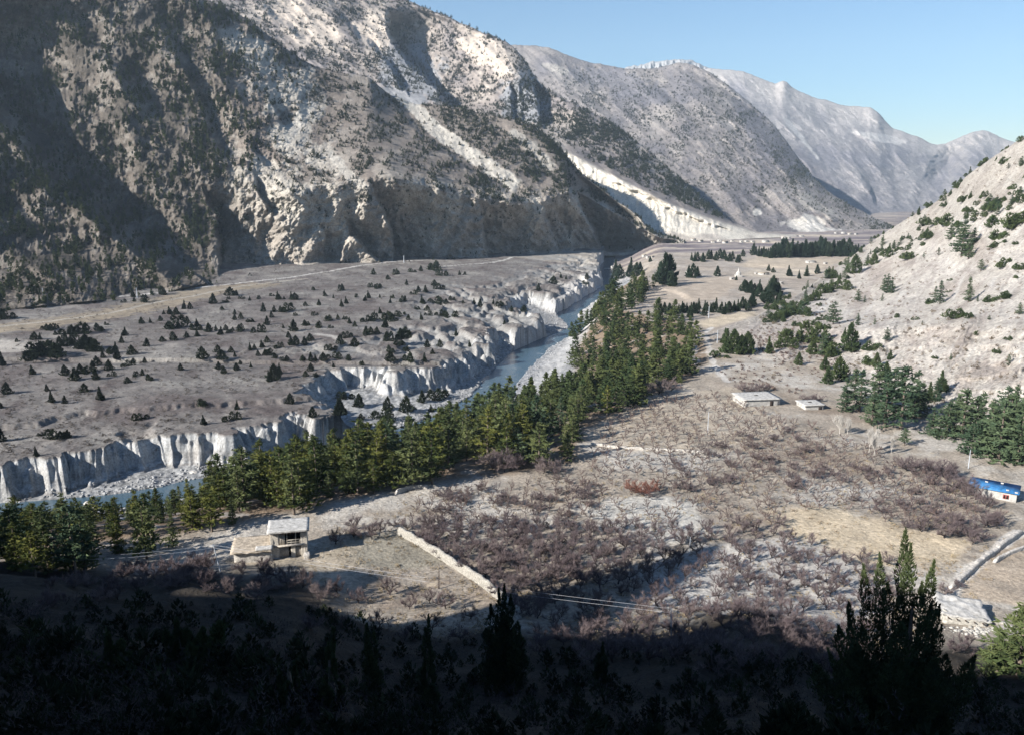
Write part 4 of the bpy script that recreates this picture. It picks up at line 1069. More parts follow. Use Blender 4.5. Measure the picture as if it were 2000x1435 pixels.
Z5 = """370,248,44 450,275,28 500,248,34 580,235,26 635,230,30 690,220,40 715,225,44 745,255,40 720,210,40 850,250,30 880,250,22 555,305,34 360,320,30 390,325,34 410,320,24 710,310,34 735,330,34 745,330,26 660,350,40 620,345,34 600,360,26 340,380,40
325,395,30 405,378,24 465,408,36 480,380,26 530,398,36 545,398,30 640,410,44 650,412,30 670,448,30 620,443,20 730,410,44 775,412,30 800,390,26 820,392,20 870,410,24 930,410,30 965,430,50 1040,418,30 1080,450,34 1140,470,30 1210,458,34 375,470,26
405,465,34 450,480,30 500,480,36 545,472,20 365,500,40 340,510,40 565,502,30 635,502,40 680,478,34 750,480,40 775,485,36 820,480,36 440,545,90 460,500,50 480,510,30 355,580,44 390,580,50 330,590,60 440,620,50 470,620,60 500,640,30 520,610,60
550,605,60 570,600,50 455,680,46 465,740,54 575,735,64 655,740,54 670,655,44 700,692,34 740,650,44 830,590,40 905,655,36 560,675,30 640,960,80 205,940,46 290,985,84 185,1080,90 450,1000,80 440,1050,80 555,1010,90 690,1010,50 300,1055,40 735,950,80
310,755,36 1100,525,30 1290,340,40 1375,300,40 1560,275,36 1545,310,24 1415,270,30 1445,275,24"""
def plist(s, ox, oy, k=2.857):
    a = np.array([[float(q_) for q_ in t_.split(',')] for t_ in s.split()])
    return np.stack([ox + a[:, 0] / k, oy + a[:, 1] / k, a[:, 2] / k], -1)
J = np.concatenate([plist(Z4, 0, 450), plist(Z5, 600, 450)])
G = ground_pts(J[:, 0], J[:, 1])
for (px, py, hp), g in zip(J, G):
    h = float(np.clip(hp * g[1] / FPX * 1.05, 1.2, 6.5))
    if py < 545 or (py < 600 and px < 300): lab, gr = 'small dark juniper beside the pale track below the cliffs', 'junipers by the track'
    elif py > 770 and px > 590: lab, gr = 'dark juniper on the grey gravel shelf under the second scarp', 'junipers on the gravel shelf'
    elif py > 745: lab, gr = 'lone dark juniper near the white river scarp edge', 'junipers near the scarp edge'
    elif px < 290: lab, gr = 'dark juniper in the left clump on the mauve terrace past the sandy patch', 'junipers left on the terrace'
    elif px < 720: lab, gr = 'dark cone-shaped juniper scattered over the middle of the mauve river terrace', 'junipers mid terrace'
    else: lab, gr = 'dark juniper on the upstream end of the terrace above the broken scarps', 'junipers upstream on the terrace'
    i_ = RS.choice([0, 1, 3, 2]) if h > 2.6 else RS.choice([0, 2, 4, 2, 4])
    bush('juniper', g[0], g[1], g[2], h * (.85 + .3 * RS.rand()), lab, gr, 'juniper', 1.0 + 0.7 * RS.rand() ** 1.5, i_)
print('junipers', len(J))
# ------------------------------------------------------------------ scrub and trees on the mountains (masses one cannot count)
def scatter(layer, n, dens, seed):
    PX_, PY_, P_, N_ = LAYERS[layer][:4]
    rs = rng(seed)
    w = dens(PX_, PY_, N_) * (PX_ > -60) * (PX_ < 2060) * (PY_ > -30)
    i, j = np.unravel_index(rs.choice(w.size, n, p=(w / w.sum()).ravel()), w.shape)
    pos = P_[i, j] + rs.normal(size=(n, 3)) * [0.8, 0.8, 0]
    return pos, PX_[i, j], PY_[i, j], rs
def greens(n, a, b, rs):
    t = rs.rand(n, 1); return np.asarray(a) * (1 - t) + np.asarray(b) * t
def scat_stuff(name, label, cat, sets, tmpl, ca, cb):
    gr = []
    for pos, size, rs, wide in sets:
        k = rs.randint(0, len(tmpl), len(pos))
        for q_ in range(len(tmpl)):
            s = k == q_
            if s.any(): gr.append(joined(tmpl[q_], pos[s] - [0, 0, .15], size[s] * wide, rs.rand(s.sum()) * 6.283, greens(s.sum(), ca, cb, rs), size[s]))
    return stuff(name, label, cat, gr, M['attr_leaf'])
# brown spur of the near mountain: small dark junipers
def d_spur(PX_, PY_, N_):
    cl = fbm(PX_ / 40, PY_ / 30, 4, 411)
    w = sstep(430, 560, PX_) * sstep(-0.35, 0.35, cl) * (1 - 0.85 * LAYERS['near'][4])
    w = w * (1 - 0.8 * sstep(400, 440, PY_)) * (1 - 0.55 * LAYERS['near'][5])
    return w * (N_[..., 2] > 0.25)
pos, a_, b_, rs = scatter('near', 3900, d_spur, 412)
s1 = (pos, 1.8 + 3.0 * rs.rand(len(pos)) ** 1.6, rs, 1.05)
# lines of trees along gullies
def d_gully(PX_, PY_, N_):
    w = np.maximum(band(PX_, PY_, [(735, 150), (790, 195), (850, 250), (925, 305), (1040, 375)], 24, 70, 21), band(PX_, PY_, [(980, 235), (1040, 290), (1085, 340)], 18, 46, 22))
    w = np.maximum(w, band(PX_, PY_, [(520, 75), (600, 120), (690, 150)], -6, 30, 23))
    w = np.maximum(w, 0.8 * band(PX_, PY_, [(930, 330), (985, 385), (1010, 420)], -30, 0, 24))
    return w
pos, a_, b_, rs = scatter('near', 620, d_gully, 413)
s2 = (pos, 2.4 + 3.4 * rs.rand(len(pos)) ** 1.4, rs, 1.0)
scat_stuff('juniper_scrub', 'dark juniper scrub dotted over the brown spur and cliffs of the near mountain', 'scrub', [s1, s2], LOD_J, (0.020, 0.028, 0.018), (0.040, 0.048, 0.028))
# wooded slope on the far left
def d_wood(PX_, PY_, N_):
    cl = fbm(PX_ / 60 + 0.4 * PY_ / 60, PY_ / 50, 4, 421)
    w = sstep(600, 420, PX_ + 0.35 * (PY_ - 200)) * (0.12 + sstep(-0.25, 0.3, cl)) * (1 - 0.6 * LAYERS['near'][5])
    w = w * (1 - 0.75 * sstep(430, 520, PY_))
    return w * (PY_ > -20)
pos, a_, b_, rs = scatter('near', 4600, d_wood, 422)
s3 = (pos, 3.0 + 4.5 * rs.rand(len(pos)) ** 1.5, rs, 1.15)
scat_stuff('pine_wood', 'dark pine wood spread over the steep slope at the upper left', 'wood', [s3], LOD_P, (0.022, 0.034, 0.016), (0.075, 0.088, 0.036))
def d_mid(PX_, PY_, N_):
    cl = fbm(PX_ / 50 + PY_ / 90, PY_ / 45, 4, 431)
    w = 0.25 + sstep(-0.25, 0.3, cl)
    w = w * (1 - LAYERS['mid'][4]) * (1 - 0.6 * LAYERS['mid'][5])
    edge_ = sstep(120, 10, PY_ - np.interp(PX_, [q_[0] for q_ in crest2], [q_[1] for q_ in crest2]))
    bot = np.interp(PX_, [q_[0] for q_ in mid2], [q_[1] for q_ in mid2])
    return w * (0.75 + 0.25 * edge_ * sstep(1000, 1100, PX_)) * sstep(8, -4, PY_ - bot) * sstep(3, 22, bot - PY_ + 20 * (PX_ < 1100)) / (1 + 2.5 * sstep(1200, 1450, PX_))
pos, a_, b_, rs = scatter('mid', 8500, d_mid, 432)
s4 = (pos, 2.4 + 4.0 * rs.rand(len(pos)) ** 1.8, rs, 1.1)
scat_stuff('mountain_scrub', 'dark scrub and small trees covering the second mountain', 'scrub', [s4], LOD_J, (0.020, 0.028, 0.020), (0.038, 0.045, 0.030))
def d_far(PX_, PY_, N_):
    cl = fbm(PX_ / 45 + PY_ / 70, PY_ / 35, 4, 441)
    return (0.30 + sstep(-0.05, 0.35, cl)) / (1 + 5 * sstep(360, 440, PY_)) * (1 - LAYERS['third'][4]) * sstep(1030, 1120, PX_) * sstep(120, 160, PY_)
pos, a_, b_, rs = scatter('third', 8000, d_far, 442)
s5 = (pos, (1.6 + 3.2 * rs.rand(len(pos)) ** 2) * np.clip(pos[:, 1] / 1700, .7, 1.3), rs, 1.1)
scat_stuff('distant_scrub', 'faint scrub speckling the hazy mountain across the valley', 'scrub', [s5], LOD_J, (0.030, 0.036, 0.028), (0.050, 0.055, 0.040))

# ------------------------------------------------------------------ plants of the pale slope on the right: each one a thing
Z6 = """770,470,110,p 790,475,50,b 725,450,36,b 655,510,60,j 585,495,40,b 720,535,34,b 775,620,125,c 820,600,60,j 735,595,34,b 575,690,104,j 675,650,64,b 340,690,150,j 375,690,150,j 420,690,120,j 455,685,130,j 330,640,100,j 285,725,60,b 740,750,80,j 870,700,140,p
900,690,120,p 820,690,100,j 930,700,90,b 885,780,90,j 905,870,120,j 965,840,150,j 990,830,80,j 1030,670,170,j 1060,660,100,p 1000,600,60,j 1070,530,70,p 1130,670,60,b 1235,620,80,p 935,525,130,p 910,550,30,b 870,500,34,b 825,530,36,b 1070,400,70,p
1110,405,40,p 1165,525,40,p 1235,350,110,p 1215,340,90,p 1210,395,44,p 1465,410,36,b 1500,400,90,p 1530,410,130,p 1690,400,140,p 1740,400,40,p 1635,490,60,b 1700,490,36,b 1800,400,44,b 1900,380,46,b 1755,230,70,p 1875,200,54,b 1370,160,44,b 1250,720,60,j
1120,740,50,b 1175,760,90,j 1225,830,110,j 1510,950,140,p 1470,945,110,j 1535,900,130,j 1440,950,60,b 1920,610,28,b 1910,760,70,p 1590,720,40,p 1855,680,28,b 1970,470,70,p 1285,485,26,b 1395,500,22,b 1430,525,26,p 1510,715,20,b
1585,345,16,b 1740,580,24,b 1805,500,30,p 860,420,20,b 1950,265,20,b 1590,280,16,b 1440,150,30,p 1520,140,46,p 1990,220,40,b"""
Z3 = """1475,1045,40,b 1510,970,46,b 1460,965,40,b 1570,970,70,b 1590,1050,110,p 1650,1150,200,p 1690,1160,110,p 1720,1080,90,p 1635,1090,130,p 1705,900,30,b 1785,920,30,b 1725,950,26,b 1820,980,70,b 1845,925,80,p 1840,1050,60,b 1835,1095,40,b 1920,990,60,b 1950,970,70,b 1985,960,70,b 1760,820,20,b
1800,840,24,b 1795,870,24,b 1675,890,26,b 1745,860,26,b 1855,855,24,b 1890,830,24,b 1920,890,30,b 1945,800,26,b 1980,790,24,b 1925,770,20,b 1985,845,22,b 1210,1090,60,p 1250,1150,50,b 1160,1190,70,j 1245,1130,60,j 1345,1110,30,b 1430,1085,26,b 930,1260,60,j
970,1250,70,j 1010,1240,90,p 1055,1240,110,j 1000,1330,60,b 900,1350,60,b 840,1390,60,j 1260,1350,90,p 1360,1160,40,b 1960,1080,20,b 1895,1065,20,b"""
def plist4(s, ox, oy, k=2.857):
    out = []
    for t_ in s.split():
        a, b_, c_, d_ = t_.split(',')
        out.append((ox + float(a) / k, oy + float(b_) / k, float(c_) / k, d_))
    return out
RP = plist4(Z6, 1300, 450) + plist4(Z3, 1300, 100)
def surf_pts(px, py):
    """nearest of the valley floor and the sandy slope at a pixel"""
    g = ground_pts(px, py); l = layer_pts('right', px, py)
    PX_, PY_ = LAYERS['right'][:2]
    out = []
    for i in range(len(px)):
        j = int(np.clip(round((px[i] - PX_[0, 0]) / 1.5), 0, PX_.shape[1] - 1))
        on = px[i] > 1345 and PY_[:, j].min() <= py[i] <= PY_[12, j]
        out.append(l[i] if on else g[i])
    return np.array(out)
SP = surf_pts([r[0] for r in RP], [r[1] for r in RP])
for (px, py, hp, k), g in zip(RP, SP):
    h = max(1.0, hp * g[1] / FPX * 1.02)
    where = 'foot of the sandy slope beside the flat-roofed sheds' if py > 600 and px < 1690 else ('bare pale face of the sandy slope' if py > 480 else 'upper part of the sandy slope below its wooded crest')
    gr = 'plants at the foot of the sandy slope' if py > 600 and px < 1690 else ('plants on the pale face' if py > 480 else 'plants on the upper sandy slope')
    if k == 'p': pine(g[0], g[1], g[2], h, 'tiered green pine on the ' + where, gr + ' (pines)', 'blue_pine', 'slope_pine', 1.25)
    elif k == 'j': bush('cypress', g[0], g[1], g[2], h, 'dense dark green upright cypress at the ' + where if 'foot' in where else 'dense dark green upright cypress on the ' + where, gr + ' (cypresses)', 'green_juniper', 1.1, RS.choice([0, 1, 3]), 'cypress')
    else: bush('evergreen_bush', g[0], g[1], g[2], h, 'low round evergreen bush on the ' + where, gr + ' (bushes)', 'green_juniper', 1.5, RS.choice([2, 4]), 'bush')
# its wooded crest
PX_, PY_, P_, N_ = LAYERS['right'][:4]
rs = rng(451)
def d_crest(PX_, PY_, N_):
    cy = np.interp(PX_, [q_[0] for q_ in crest6], [q_[1] for q_ in crest6])
    e = PY_ - cy
    lim = np.interp(PX_, [1500, 1600, 1700, 1800, 1900, 2000], [30, 34, 40, 62, 92, 130])
    return (e > 0) * (e < lim) * (PX_ > 1500) * (0.25 + 1.4 * sstep(0.75, 0.98, e / lim) + 0.9 * sstep(0.2, 0.0, e / lim)) * sstep(-0.3, 0.25, fbm(PX_ / 25, PY_ / 25, 3, 452))
pos, a_, b_, rs = scatter('right', 250, d_crest, 453)
dd = 2.0 + 2.6 * rs.rand(len(pos))
for g, h, px in zip(pos, dd, a_):
    if rs.rand() < 0.3: pine(g[0], g[1], g[2], h * 1.5, 'small green pine in the wooded crest of the sandy slope', 'pines on the slope crest', 'blue_pine', 'slope_pine', 1.5)
    else: bush('evergreen_bush', g[0], g[1], g[2], h, 'dark green bush in the thicket along the crest of the sandy slope', 'bushes on the slope crest', 'green_juniper', 1.3, RS.choice([2, 4, 3]), 'bush')
# low dry shrubs on the debris fan at its foot
rs = rng(461)
qx, qy = 1395 + rs.rand(420) * 240, 640 + rs.rand(420) * 130
okm = inside(qx, qy, [(1400, 690), (1450, 650), (1560, 630), (1640, 660), (1650, 750), (1560, 770), (1440, 750), (1400, 730)])
SPx = surf_pts(qx[okm], qy[okm])
gr = joined(bush_shape(55, 1.0, 0.8, 30, 0.3, 0.5), SPx, 0.35 + 0.6 * rs.rand(len(SPx)), rs.rand(len(SPx)) * 6.28, greens(len(SPx), (0.10, 0.07, 0.065), (0.18, 0.13, 0.11), rs))
stuff('dry_scrub', 'low brown dry shrubs dotting the debris fan below the sandy slope', 'scrub', [gr], M['attr_leaf'])
def d_tuft(PX_, PY_, N_):
    return (0.15 + sstep(-.1, .4, fbm(PX_ / 30 + PY_ / 60, PY_ / 22, 4, 465))) * (PY_ < 1000) * (PX_ > 1480)
pos, a_, b_, rs = scatter('right', 2600, d_tuft, 466)
gr2 = joined(bush_shape(58, 1.0, 0.8, 22, 0.3, 0.55), pos, 0.25 + 0.7 * rs.rand(len(pos)) ** 2.5, rs.rand(len(pos)) * 6.28, greens(len(pos), (0.10, 0.08, 0.06), (0.22, 0.18, 0.13), rs))
stuff('dry_tufts', 'small dry tufts and stones sprinkled over the sandy slope', 'scrub', [gr2], M['attr_leaf'])
# the big pine groves at the foot of the slope
GROVE = [(1000, 1010, 200), (1080, 1012, 250), (1150, 1085, 260), (1220, 1100, 330), (1310, 1110, 380), (1380, 1050, 290), (1050, 960, 200), (1180, 1000, 280), (1260, 1000, 250), (1420, 1030, 190), (1480, 1165, 200), (1560, 1190, 260), (1650, 1180, 320),
         (1720, 1200, 300), (1790, 1270, 360), (1850, 1310, 400), (1900, 1265, 380), (1960, 1320, 430), (2000, 1290, 420), (1700, 1290, 240), (1570, 1090, 130), (1620, 1070, 170), (1880, 1110, 260), (1940, 1090, 250), (1330, 1200, 110), (2060, 1340, 420), (1990, 1180, 330), (1750, 1120, 240)]
gx = [1300 + a[0] / 2.857 for a in GROVE]; gy = [450 + a[1] / 2.857 for a in GROVE]
SG = surf_pts(gx, gy)
for (zx, zy, zh), g in zip(GROVE, SG):
    h = zh / 2.857 * g[1] / FPX
    if zx < 1450: lab, gr = 'big bluish green pine of the grove behind the white bare poplars', 'pine grove behind the poplars'
    else: lab, gr = 'big bluish green pine of the grove above the blue-roofed house', 'pine grove above the blue roof'
    pine(g[0], g[1], g[2], max(h, 3), lab, gr, 'blue_pine', 'slope_pine', 1.35)

# ------------------------------------------------------------------ upstream: tall cypress pair, far rows and hedges
for px, py, hp, w in ((1298, 556, 66, 1.0), (1307, 556, 62, 1.05), (1313, 560, 30, 1.2), (1290, 552, 44, 1.1)):
    g = ground_at_px(px, py)
    bush('tall_cypress', g[0], g[1], g[2], hp * g[1] / FPX, 'tall dark cypress standing in a pair above the upstream grove' if hp > 60 else 'shorter dark cypress crowding the foot of the tall pair', 'tall cypress pair' if hp > 60 else 'small cypresses by the pair', 'far_conifer', w, 1, 'cypress')
rs = rng(471)
FAR = []
for k in range(46): FAR.append((1470 + 218 * (k + rs.rand() * .6) / 46, 501 + 2.0 * rs.normal() - 0.0, 24 + 14 * rs.rand() if 8 < k < 40 else 17 + 8 * rs.rand(), 'dark pine in the long row closing the far fields', 'far pine row'))
for k in range(16): FAR.append((1345 + 110 * (k + rs.rand()) / 16, 509 + 3 * rs.normal(), 14 + 6 * rs.rand(), 'green pine in the short far row left of the long one', 'short far row'))
for k in range(20): FAR.append((1462 + 66 * rs.rand(), 596 - 30 * rs.rand(), 20 + 12 * rs.rand(), 'green conifer in the clump under the white far house', 'clump under the far house'))
for k in range(34): FAR.append((1290 + 180 * (k + rs.rand()) / 34, 612 + 4 * rs.normal() - (8 if k > 26 else 0), 16 + 10 * rs.rand(), 'green conifer in the hedge row between the far orchards', 'hedge row of conifers'))
for k in range(9): FAR.append((1448 + 24 * rs.rand(), 568 + 6 * rs.rand(), 14 + 12 * rs.rand(), 'dark round conifer at the corner of the far orchard', 'conifers at the orchard corner'))
for px, py, hp in ((1345, 543, 26), (1353, 543, 30), (1362, 541, 22), (1401, 540, 22), (1501, 530, 14), (1510, 533, 11), (1438, 548, 10), (1210, 545, 30), (1202, 540, 34), (1232, 540, 38), (1243, 541, 30), (1250, 535, 24), (1195, 560, 24), (1270, 512, 12), (1540, 540, 22), (1560, 545, 18), (1575, 540, 22), (1596, 535, 20)):
    FAR.append((px, py, hp, 'lone dark conifer standing among the far fields', 'lone far conifers'))
FG = ground_pts([f[0] for f in FAR], [f[1] for f in FAR])
for f, g in zip(FAR, FG):
    h = f[2] * g[1] / FPX
    i_ = RS.randint(6)
    bush('conifer', g[0], g[1], g[2], h, f[3], f[4], 'far_conifer', 0.9 + 0.3 * RS.rand(), RS.choice([0, 1, 3]), 'conifer')
# remaining upstream grove where the river trees grow thick
print('mountain plants done')
# ------------------------------------------------------------------ bare orchard trees
def bare(kind, x, y, z, h, label, group, thick=False, mt='twig', ml='limb', wide=1.0, cat='fruit tree'):
    A, B, src = (POP_L, POP_T, POP) if kind == 'poplar' else ((THICK_L, THICK_T, THICK) if thick else (BARE_L, BARE_T, BARE))
    i = RS.randint(len(A))
    base = max(src[i][0][0][:, 2].max(), src[i][1][0][:, 2].max())
    return tree(kind, x, y, z, h, label, group, cat, i, A, B, base, M[ml], M[mt], 'limbs', 'twigs', wide)
rs = rng(501)
orch_px = [(640, 1040), (790, 1022), (830, 965), (1000, 945), (1150, 925), (1160, 860), (1200, 812), (1290, 780), (1435, 772), (1500, 815), (1620, 848), (1740, 895), (1870, 930), (1975, 1030), (1890, 1085), (1790, 1110), (1740, 1180), (1700, 1320), (1400, 1330), (1050, 1290), (1010, 1215), (880, 1100), (780, 1036), (660, 1058)]
meadow_px = [(1500, 1005), (1620, 992), (1700, 1015), (1890, 1070), (1850, 1105), (1700, 1098), (1570, 1062)]
dense_px = [[(640, 1040), (790, 1010), (830, 960), (1000, 940), (1140, 925), (1160, 985), (1230, 1060), (1350, 1060), (1290, 1120), (1170, 1150), (1020, 1210), (900, 1120), (790, 1040), (700, 1050)],
            [(1290, 935), (1330, 890), (1440, 850), (1520, 840), (1620, 870), (1600, 905), (1500, 935), (1400, 960), (1330, 965)],
            [(1500, 930), (1620, 900), (1760, 920), (1880, 950), (1960, 1020), (1880, 1060), (1700, 1015), (1600, 990)]]
spots = []
X, Y = poisson(-60, 170, 95, 290, 3.55, rs, 0.22, 0.42)
Z = terrain(X, Y); tx, ty = proj(X, Y, Z)
ok = inside(tx, ty, orch_px) & ~inside(tx, ty, meadow_px)
dn = inside(tx, ty, dense_px[0]) | inside(tx, ty, dense_px[1]) | inside(tx, ty, dense_px[2])
ok &= (rs.rand(len(X)) > np.where(dn, 0.0, 0.12))
for i in np.where(ok)[0]: spots.append((X[i], Y[i], Z[i], tx[i], ty[i], bool(dn[i])))
X, Y = poisson(-60, 170, 95, 290, 4.2, rs, 0.9, 0.9)
Z = terrain(X, Y); tx, ty = proj(X, Y, Z)
extra = []
for i in np.where(inside(tx, ty, orch_px) & ~inside(tx, ty, meadow_px))[0]:
    k = [j for j in range(3) if inside(tx[i:i + 1], ty[i:i + 1], dense_px[j])[0]]
    if k and rs.rand() < (0.85 if k[0] == 0 else .6): extra.append((X[i], Y[i], Z[i], tx[i], ty[i], k[0]))
spots.sort(key=lambda s: s[1])
n_ind = min(300, len(spots))
print('orchard trees', len(spots), 'undergrowth', len(extra))
for s in spots[:n_ind]:
    x, y, z, px, py, dense = s
    if dense and px < 1300: lab, gr = 'bare purple-brown fruit tree in the dense orchard right of the white stone wall', 'dense orchard by the stone wall'
    elif dense: lab, gr = 'bare spreading fruit tree in the thick orchard strip near the blue-roofed house', 'thick orchard near the blue roof'
    elif py > 1050: lab, gr = 'bare vase-shaped fruit tree on the pale ground of the near right orchard', 'near orchard on pale ground'
    else: lab, gr = 'small bare fruit tree on the tan middle orchard field', 'middle orchard'
    h = (3.1 if dense else 2.5) + 0.8 * rs.rand()
    bare('fruit_tree', x, y, z, h, lab, gr, False, 'twig', 'limb', 1.15 + 0.2 * rs.rand())
rest = spots[n_ind:]
if rest:
    P_ = np.array([r[:3] for r in rest]); gr = []
    def tri(v, f):
        fs = []
        for q_ in f: fs.append(q_ if q_.shape[1] == 3 else np.concatenate([q_[:, [0, 1, 2]], q_[:, [0, 2, 3]]]))
        return v, np.concatenate(fs)
    LODB = []
    for q_ in range(3):
        b_ = bare_shape(95 + q_, 1.0, 1.7, 5, 620, .5, .75, levels=2, tw=0.022, limb_r=.042)
        (v1, f1), (v2, f2) = b_
        v1, f1 = tri(v1, f1)
        LODB.append((np.concatenate([v1, v2]), np.concatenate([f1, f2 + len(v1)])))
    k = rs.randint(0, 3, len(P_))
    for q_ in range(3):
        s = k == q_; hh = 1.9 + 0.9 * rs.rand(s.sum())
        gr.append(joined(LODB[q_], P_[s], hh * 1.1, rs.rand(s.sum()) * 6.28, greens(s.sum(), (0.10, 0.075, 0.072), (0.17, 0.125, 0.11), rs), hh))
    stuff('far_fruit_trees', 'small bare fruit trees filling the far end of the tan orchard', 'fruit trees', gr, M['attr_leaf'])
names = ['tangled purple-brown bare scrub under the dense orchard right of the white stone wall', 'dark bare scrub thicket in the middle of the tan orchard', 'grey-brown bare scrub between the fruit trees near the blue-roofed house']
for x, y, z, px, py, k in extra:
    bare('bare_bush', x, y, z, 1.6 + 1.0 * rs.rand(), names[k], ['scrub by the stone wall', 'scrub thicket mid orchard', 'scrub near the blue roof'][k], True, 'scrub', 'limb', 1.25, 'bush')
def bare_at(px, py, hp, label, group=None, thick=True, mt='scrub', ml='limb', wide=1.2, kind='bare_bush', cat='bush'):
    x, y, z = surf_pts([px], [py])[0]
    return bare(kind, x, y, z, hp * y / FPX, label, group, thick, mt, ml, wide, cat)
for px, py, hp in ((1450, 765, 22), (1468, 768, 26), (1485, 766, 22), (1500, 764, 18)): bare_at(px, py, hp, 'dark bare bush behind the larger flat-roofed shed', 'bushes behind the large shed')
for px, py, hp in ((1570, 782, 16), (1585, 786, 20), (1600, 784, 18)): bare_at(px, py, hp, 'grey bare bush behind the smaller flat-roofed shed', 'bushes behind the small shed')
for px, py, hp in ((960, 918, 50), (985, 922, 56), (1003, 915, 46), (1060, 925, 40), (1085, 925, 36)): bare_at(px, py, hp, 'dark leafless thicket among the green pines beside the orchard edge', 'leafless thicket among the pines')
for px, py, hp in ((1260, 768, 26), (1285, 770, 36), (1310, 765, 34), (1250, 745, 20)): bare_at(px, py, hp, 'purple-grey leafless bush at the upper edge of the tan orchard', 'bushes on the orchard upper edge')
for px, py, hp in ((1240, 962, 32), (1258, 968, 40), (1275, 960, 30)): bare_at(px, py, hp, 'reddish leafless bush standing out in the purple orchard', 'reddish bushes', True, 'red_scrub')
for px, py, hp in ((1800, 925, 40), (1830, 930, 46), (1770, 920, 36), (1850, 938, 40)): bare_at(px, py, hp, 'large purple-grey bare tree between the pines and the blue-roofed house', 'bare trees by the blue roof', True, 'twig', 'limb', 1.3, 'fruit_tree', 'fruit tree')
for px, py, hp in ((1880, 962, 46), (1905, 975, 44), (1925, 992, 40), (1860, 955, 40)): bare_at(px, py, hp, 'bare fruit tree right in front of the blue-roofed house', 'bare trees hiding the blue roof', False, 'twig', 'limb', 1.3, 'fruit_tree', 'fruit tree')
for px, py, hp in ((655, 1063, 42), (690, 1050, 34), (727, 1053, 46), (745, 1040, 34)): bare_at(px, py, hp, 'bare tree with a visible pale trunk along the small ploughed field by the house', 'bare trees along the ploughed field', False, 'twig', 'limb', 1.15, 'fruit_tree', 'fruit tree')
for px, py, hp in ((700, 1180, 46), (760, 1160, 52), (800, 1190, 44), (870, 1190, 52), (845, 1230, 46), (900, 1250, 40), (790, 1250, 40), (680, 1230, 40), (920, 1210, 40), (740, 1225, 44), (840, 1180, 40), (660, 1160, 44)):
    bare_at(px, py, hp, 'bare grey-brown tree in the half-shaded plot left of the white stone wall', 'bare trees left of the stone wall', False, 'twig', 'limb', 1.2, 'fruit_tree', 'fruit tree')
for px, py, hp in ((340, 1120, 40), (370, 1140, 36), (470, 1120, 34), (520, 1130, 40), (300, 1130, 34), (590, 1150, 50), (630, 1170, 46), (450, 1150, 34), (270, 1150, 34), (400, 1110, 30), (560, 1140, 40), (610, 1230, 40), (500, 1170, 40)):
    bare_at(px, py, hp, 'bare reddish-grey bush at the shadow edge below the stone house', 'bushes below the stone house', True, 'scrub', 'limb', 1.3)
rs = rng(507)
for k_ in range(46):
    px = 60 + 480 * rs.rand(); py = np.interp(px, [60, 300, 540], [1150, 1105, 1105]) + 55 * rs.rand()
    if rs.rand() < .3: bare_at(px, py, 30 + 22 * rs.rand(), 'bare reddish-grey bush at the shadow edge below the stone house', 'bushes below the stone house', False, 'twig', 'limb', 1.2)
    else: bare_at(px, py, 22 + 20 * rs.rand(), 'bare reddish-grey bush at the shadow edge below the stone house', 'bushes below the stone house', True, 'scrub', 'limb', 1.3)
for px, py, hp, w in ((1640, 848, 50, .8), (1697, 884, 66, .55), (1707, 890, 60, .5), (1740, 888, 50, .5), (1712, 870, 44, .6), (1655, 850, 44, .7)):
    bare_at(px, py, hp, 'white-barked leafless poplar at the edge of the orchard below the pine grove', 'white bare poplars', False, 'pale_bark', 'pale_bark', w, 'poplar', 'tree')
for px, py, hp in ((1860, 1275, 40), (1885, 1270, 44)): bare_at(px, py, hp, 'round purple bare tree in front of the ruined white house', 'bare trees before the ruin', False, 'twig', 'limb', 1.2, 'fruit_tree', 'fruit tree')
for px, py, hp in ((1850, 1160, 26), (1840, 1175, 30), (1870, 1150, 24)): bare_at(px, py, hp, 'dull brown bare bush behind the ruined white house', 'bushes behind the ruin')

# ------------------------------------------------------------------ boxes, buildings
def box(x0, x1, y0, y1, z0, z1, jit=0.0, seed=0):
    v = np.array([[x, y, z] for z in (z0, z1) for y in (y0, y1) for x in (x0, x1)], float)
    if jit: v = v + rng(seed).normal(size=v.shape) * jit
    f = np.array([[0, 2, 3, 1], [4, 5, 7, 6], [0, 1, 5, 4], [2, 6, 7, 3], [0, 4, 6, 2], [1, 3, 7, 5]])
    return v, f
def bev(o, w=0.03):
    m = o.modifiers.new('bevel', 'BEVEL'); m.width = w; m.segments = 2; m.limit_method = 'ANGLE'
    return o
def part(name, shapes, mat, parent, bevel=0.0):
    v, f = join(shapes)
    o = obj(name, mesh_data(name, v, f), M[mat], parent)
    if bevel: bev(o, bevel)
    return o
def rough_block(x0, x1, y0, y1, z0, z1, n=10, amp=0.06, seed=0):
    """a rubble wall block: subdivided box with an uneven surface"""
    bm = bmesh.new()
    bmesh.ops.create_cube(bm, size=1)
    bmesh.ops.subdivide_edges(bm, edges=bm.edges[:], cuts=n, use_grid_fill=True)
    v = np.array([q_.co[:] for q_ in bm.verts]); f = np.array([[q_.index for q_ in p.verts] for p in bm.faces])
    bm.free()
    v = (v + 0.5) * [x1 - x0, y1 - y0, z1 - z0] + [x0, y0, z0]
    nrm = np.stack([perlin(v[:, 1] / .5 + v[:, 0] / .35, v[:, 2] / .3, seed), perlin(v[:, 0] / .5 + 9 + v[:, 1] / .35, v[:, 2] / .3, seed + 1), perlin(v[:, 0] / .6, v[:, 1] / .6, seed + 2)], -1)
    return v + nrm * amp, f
M['mud_roof'] = mat_plain('whitish mud roof', (0.37, 0.357, 0.335), 1.3, 0.45, 0.95, 0.8, 0.08)
M['lime_wall'] = mat_plain('limewashed rubble', (0.46, 0.42, 0.36), 2.6, 0.35, 0.95, 0.8, 0.06)
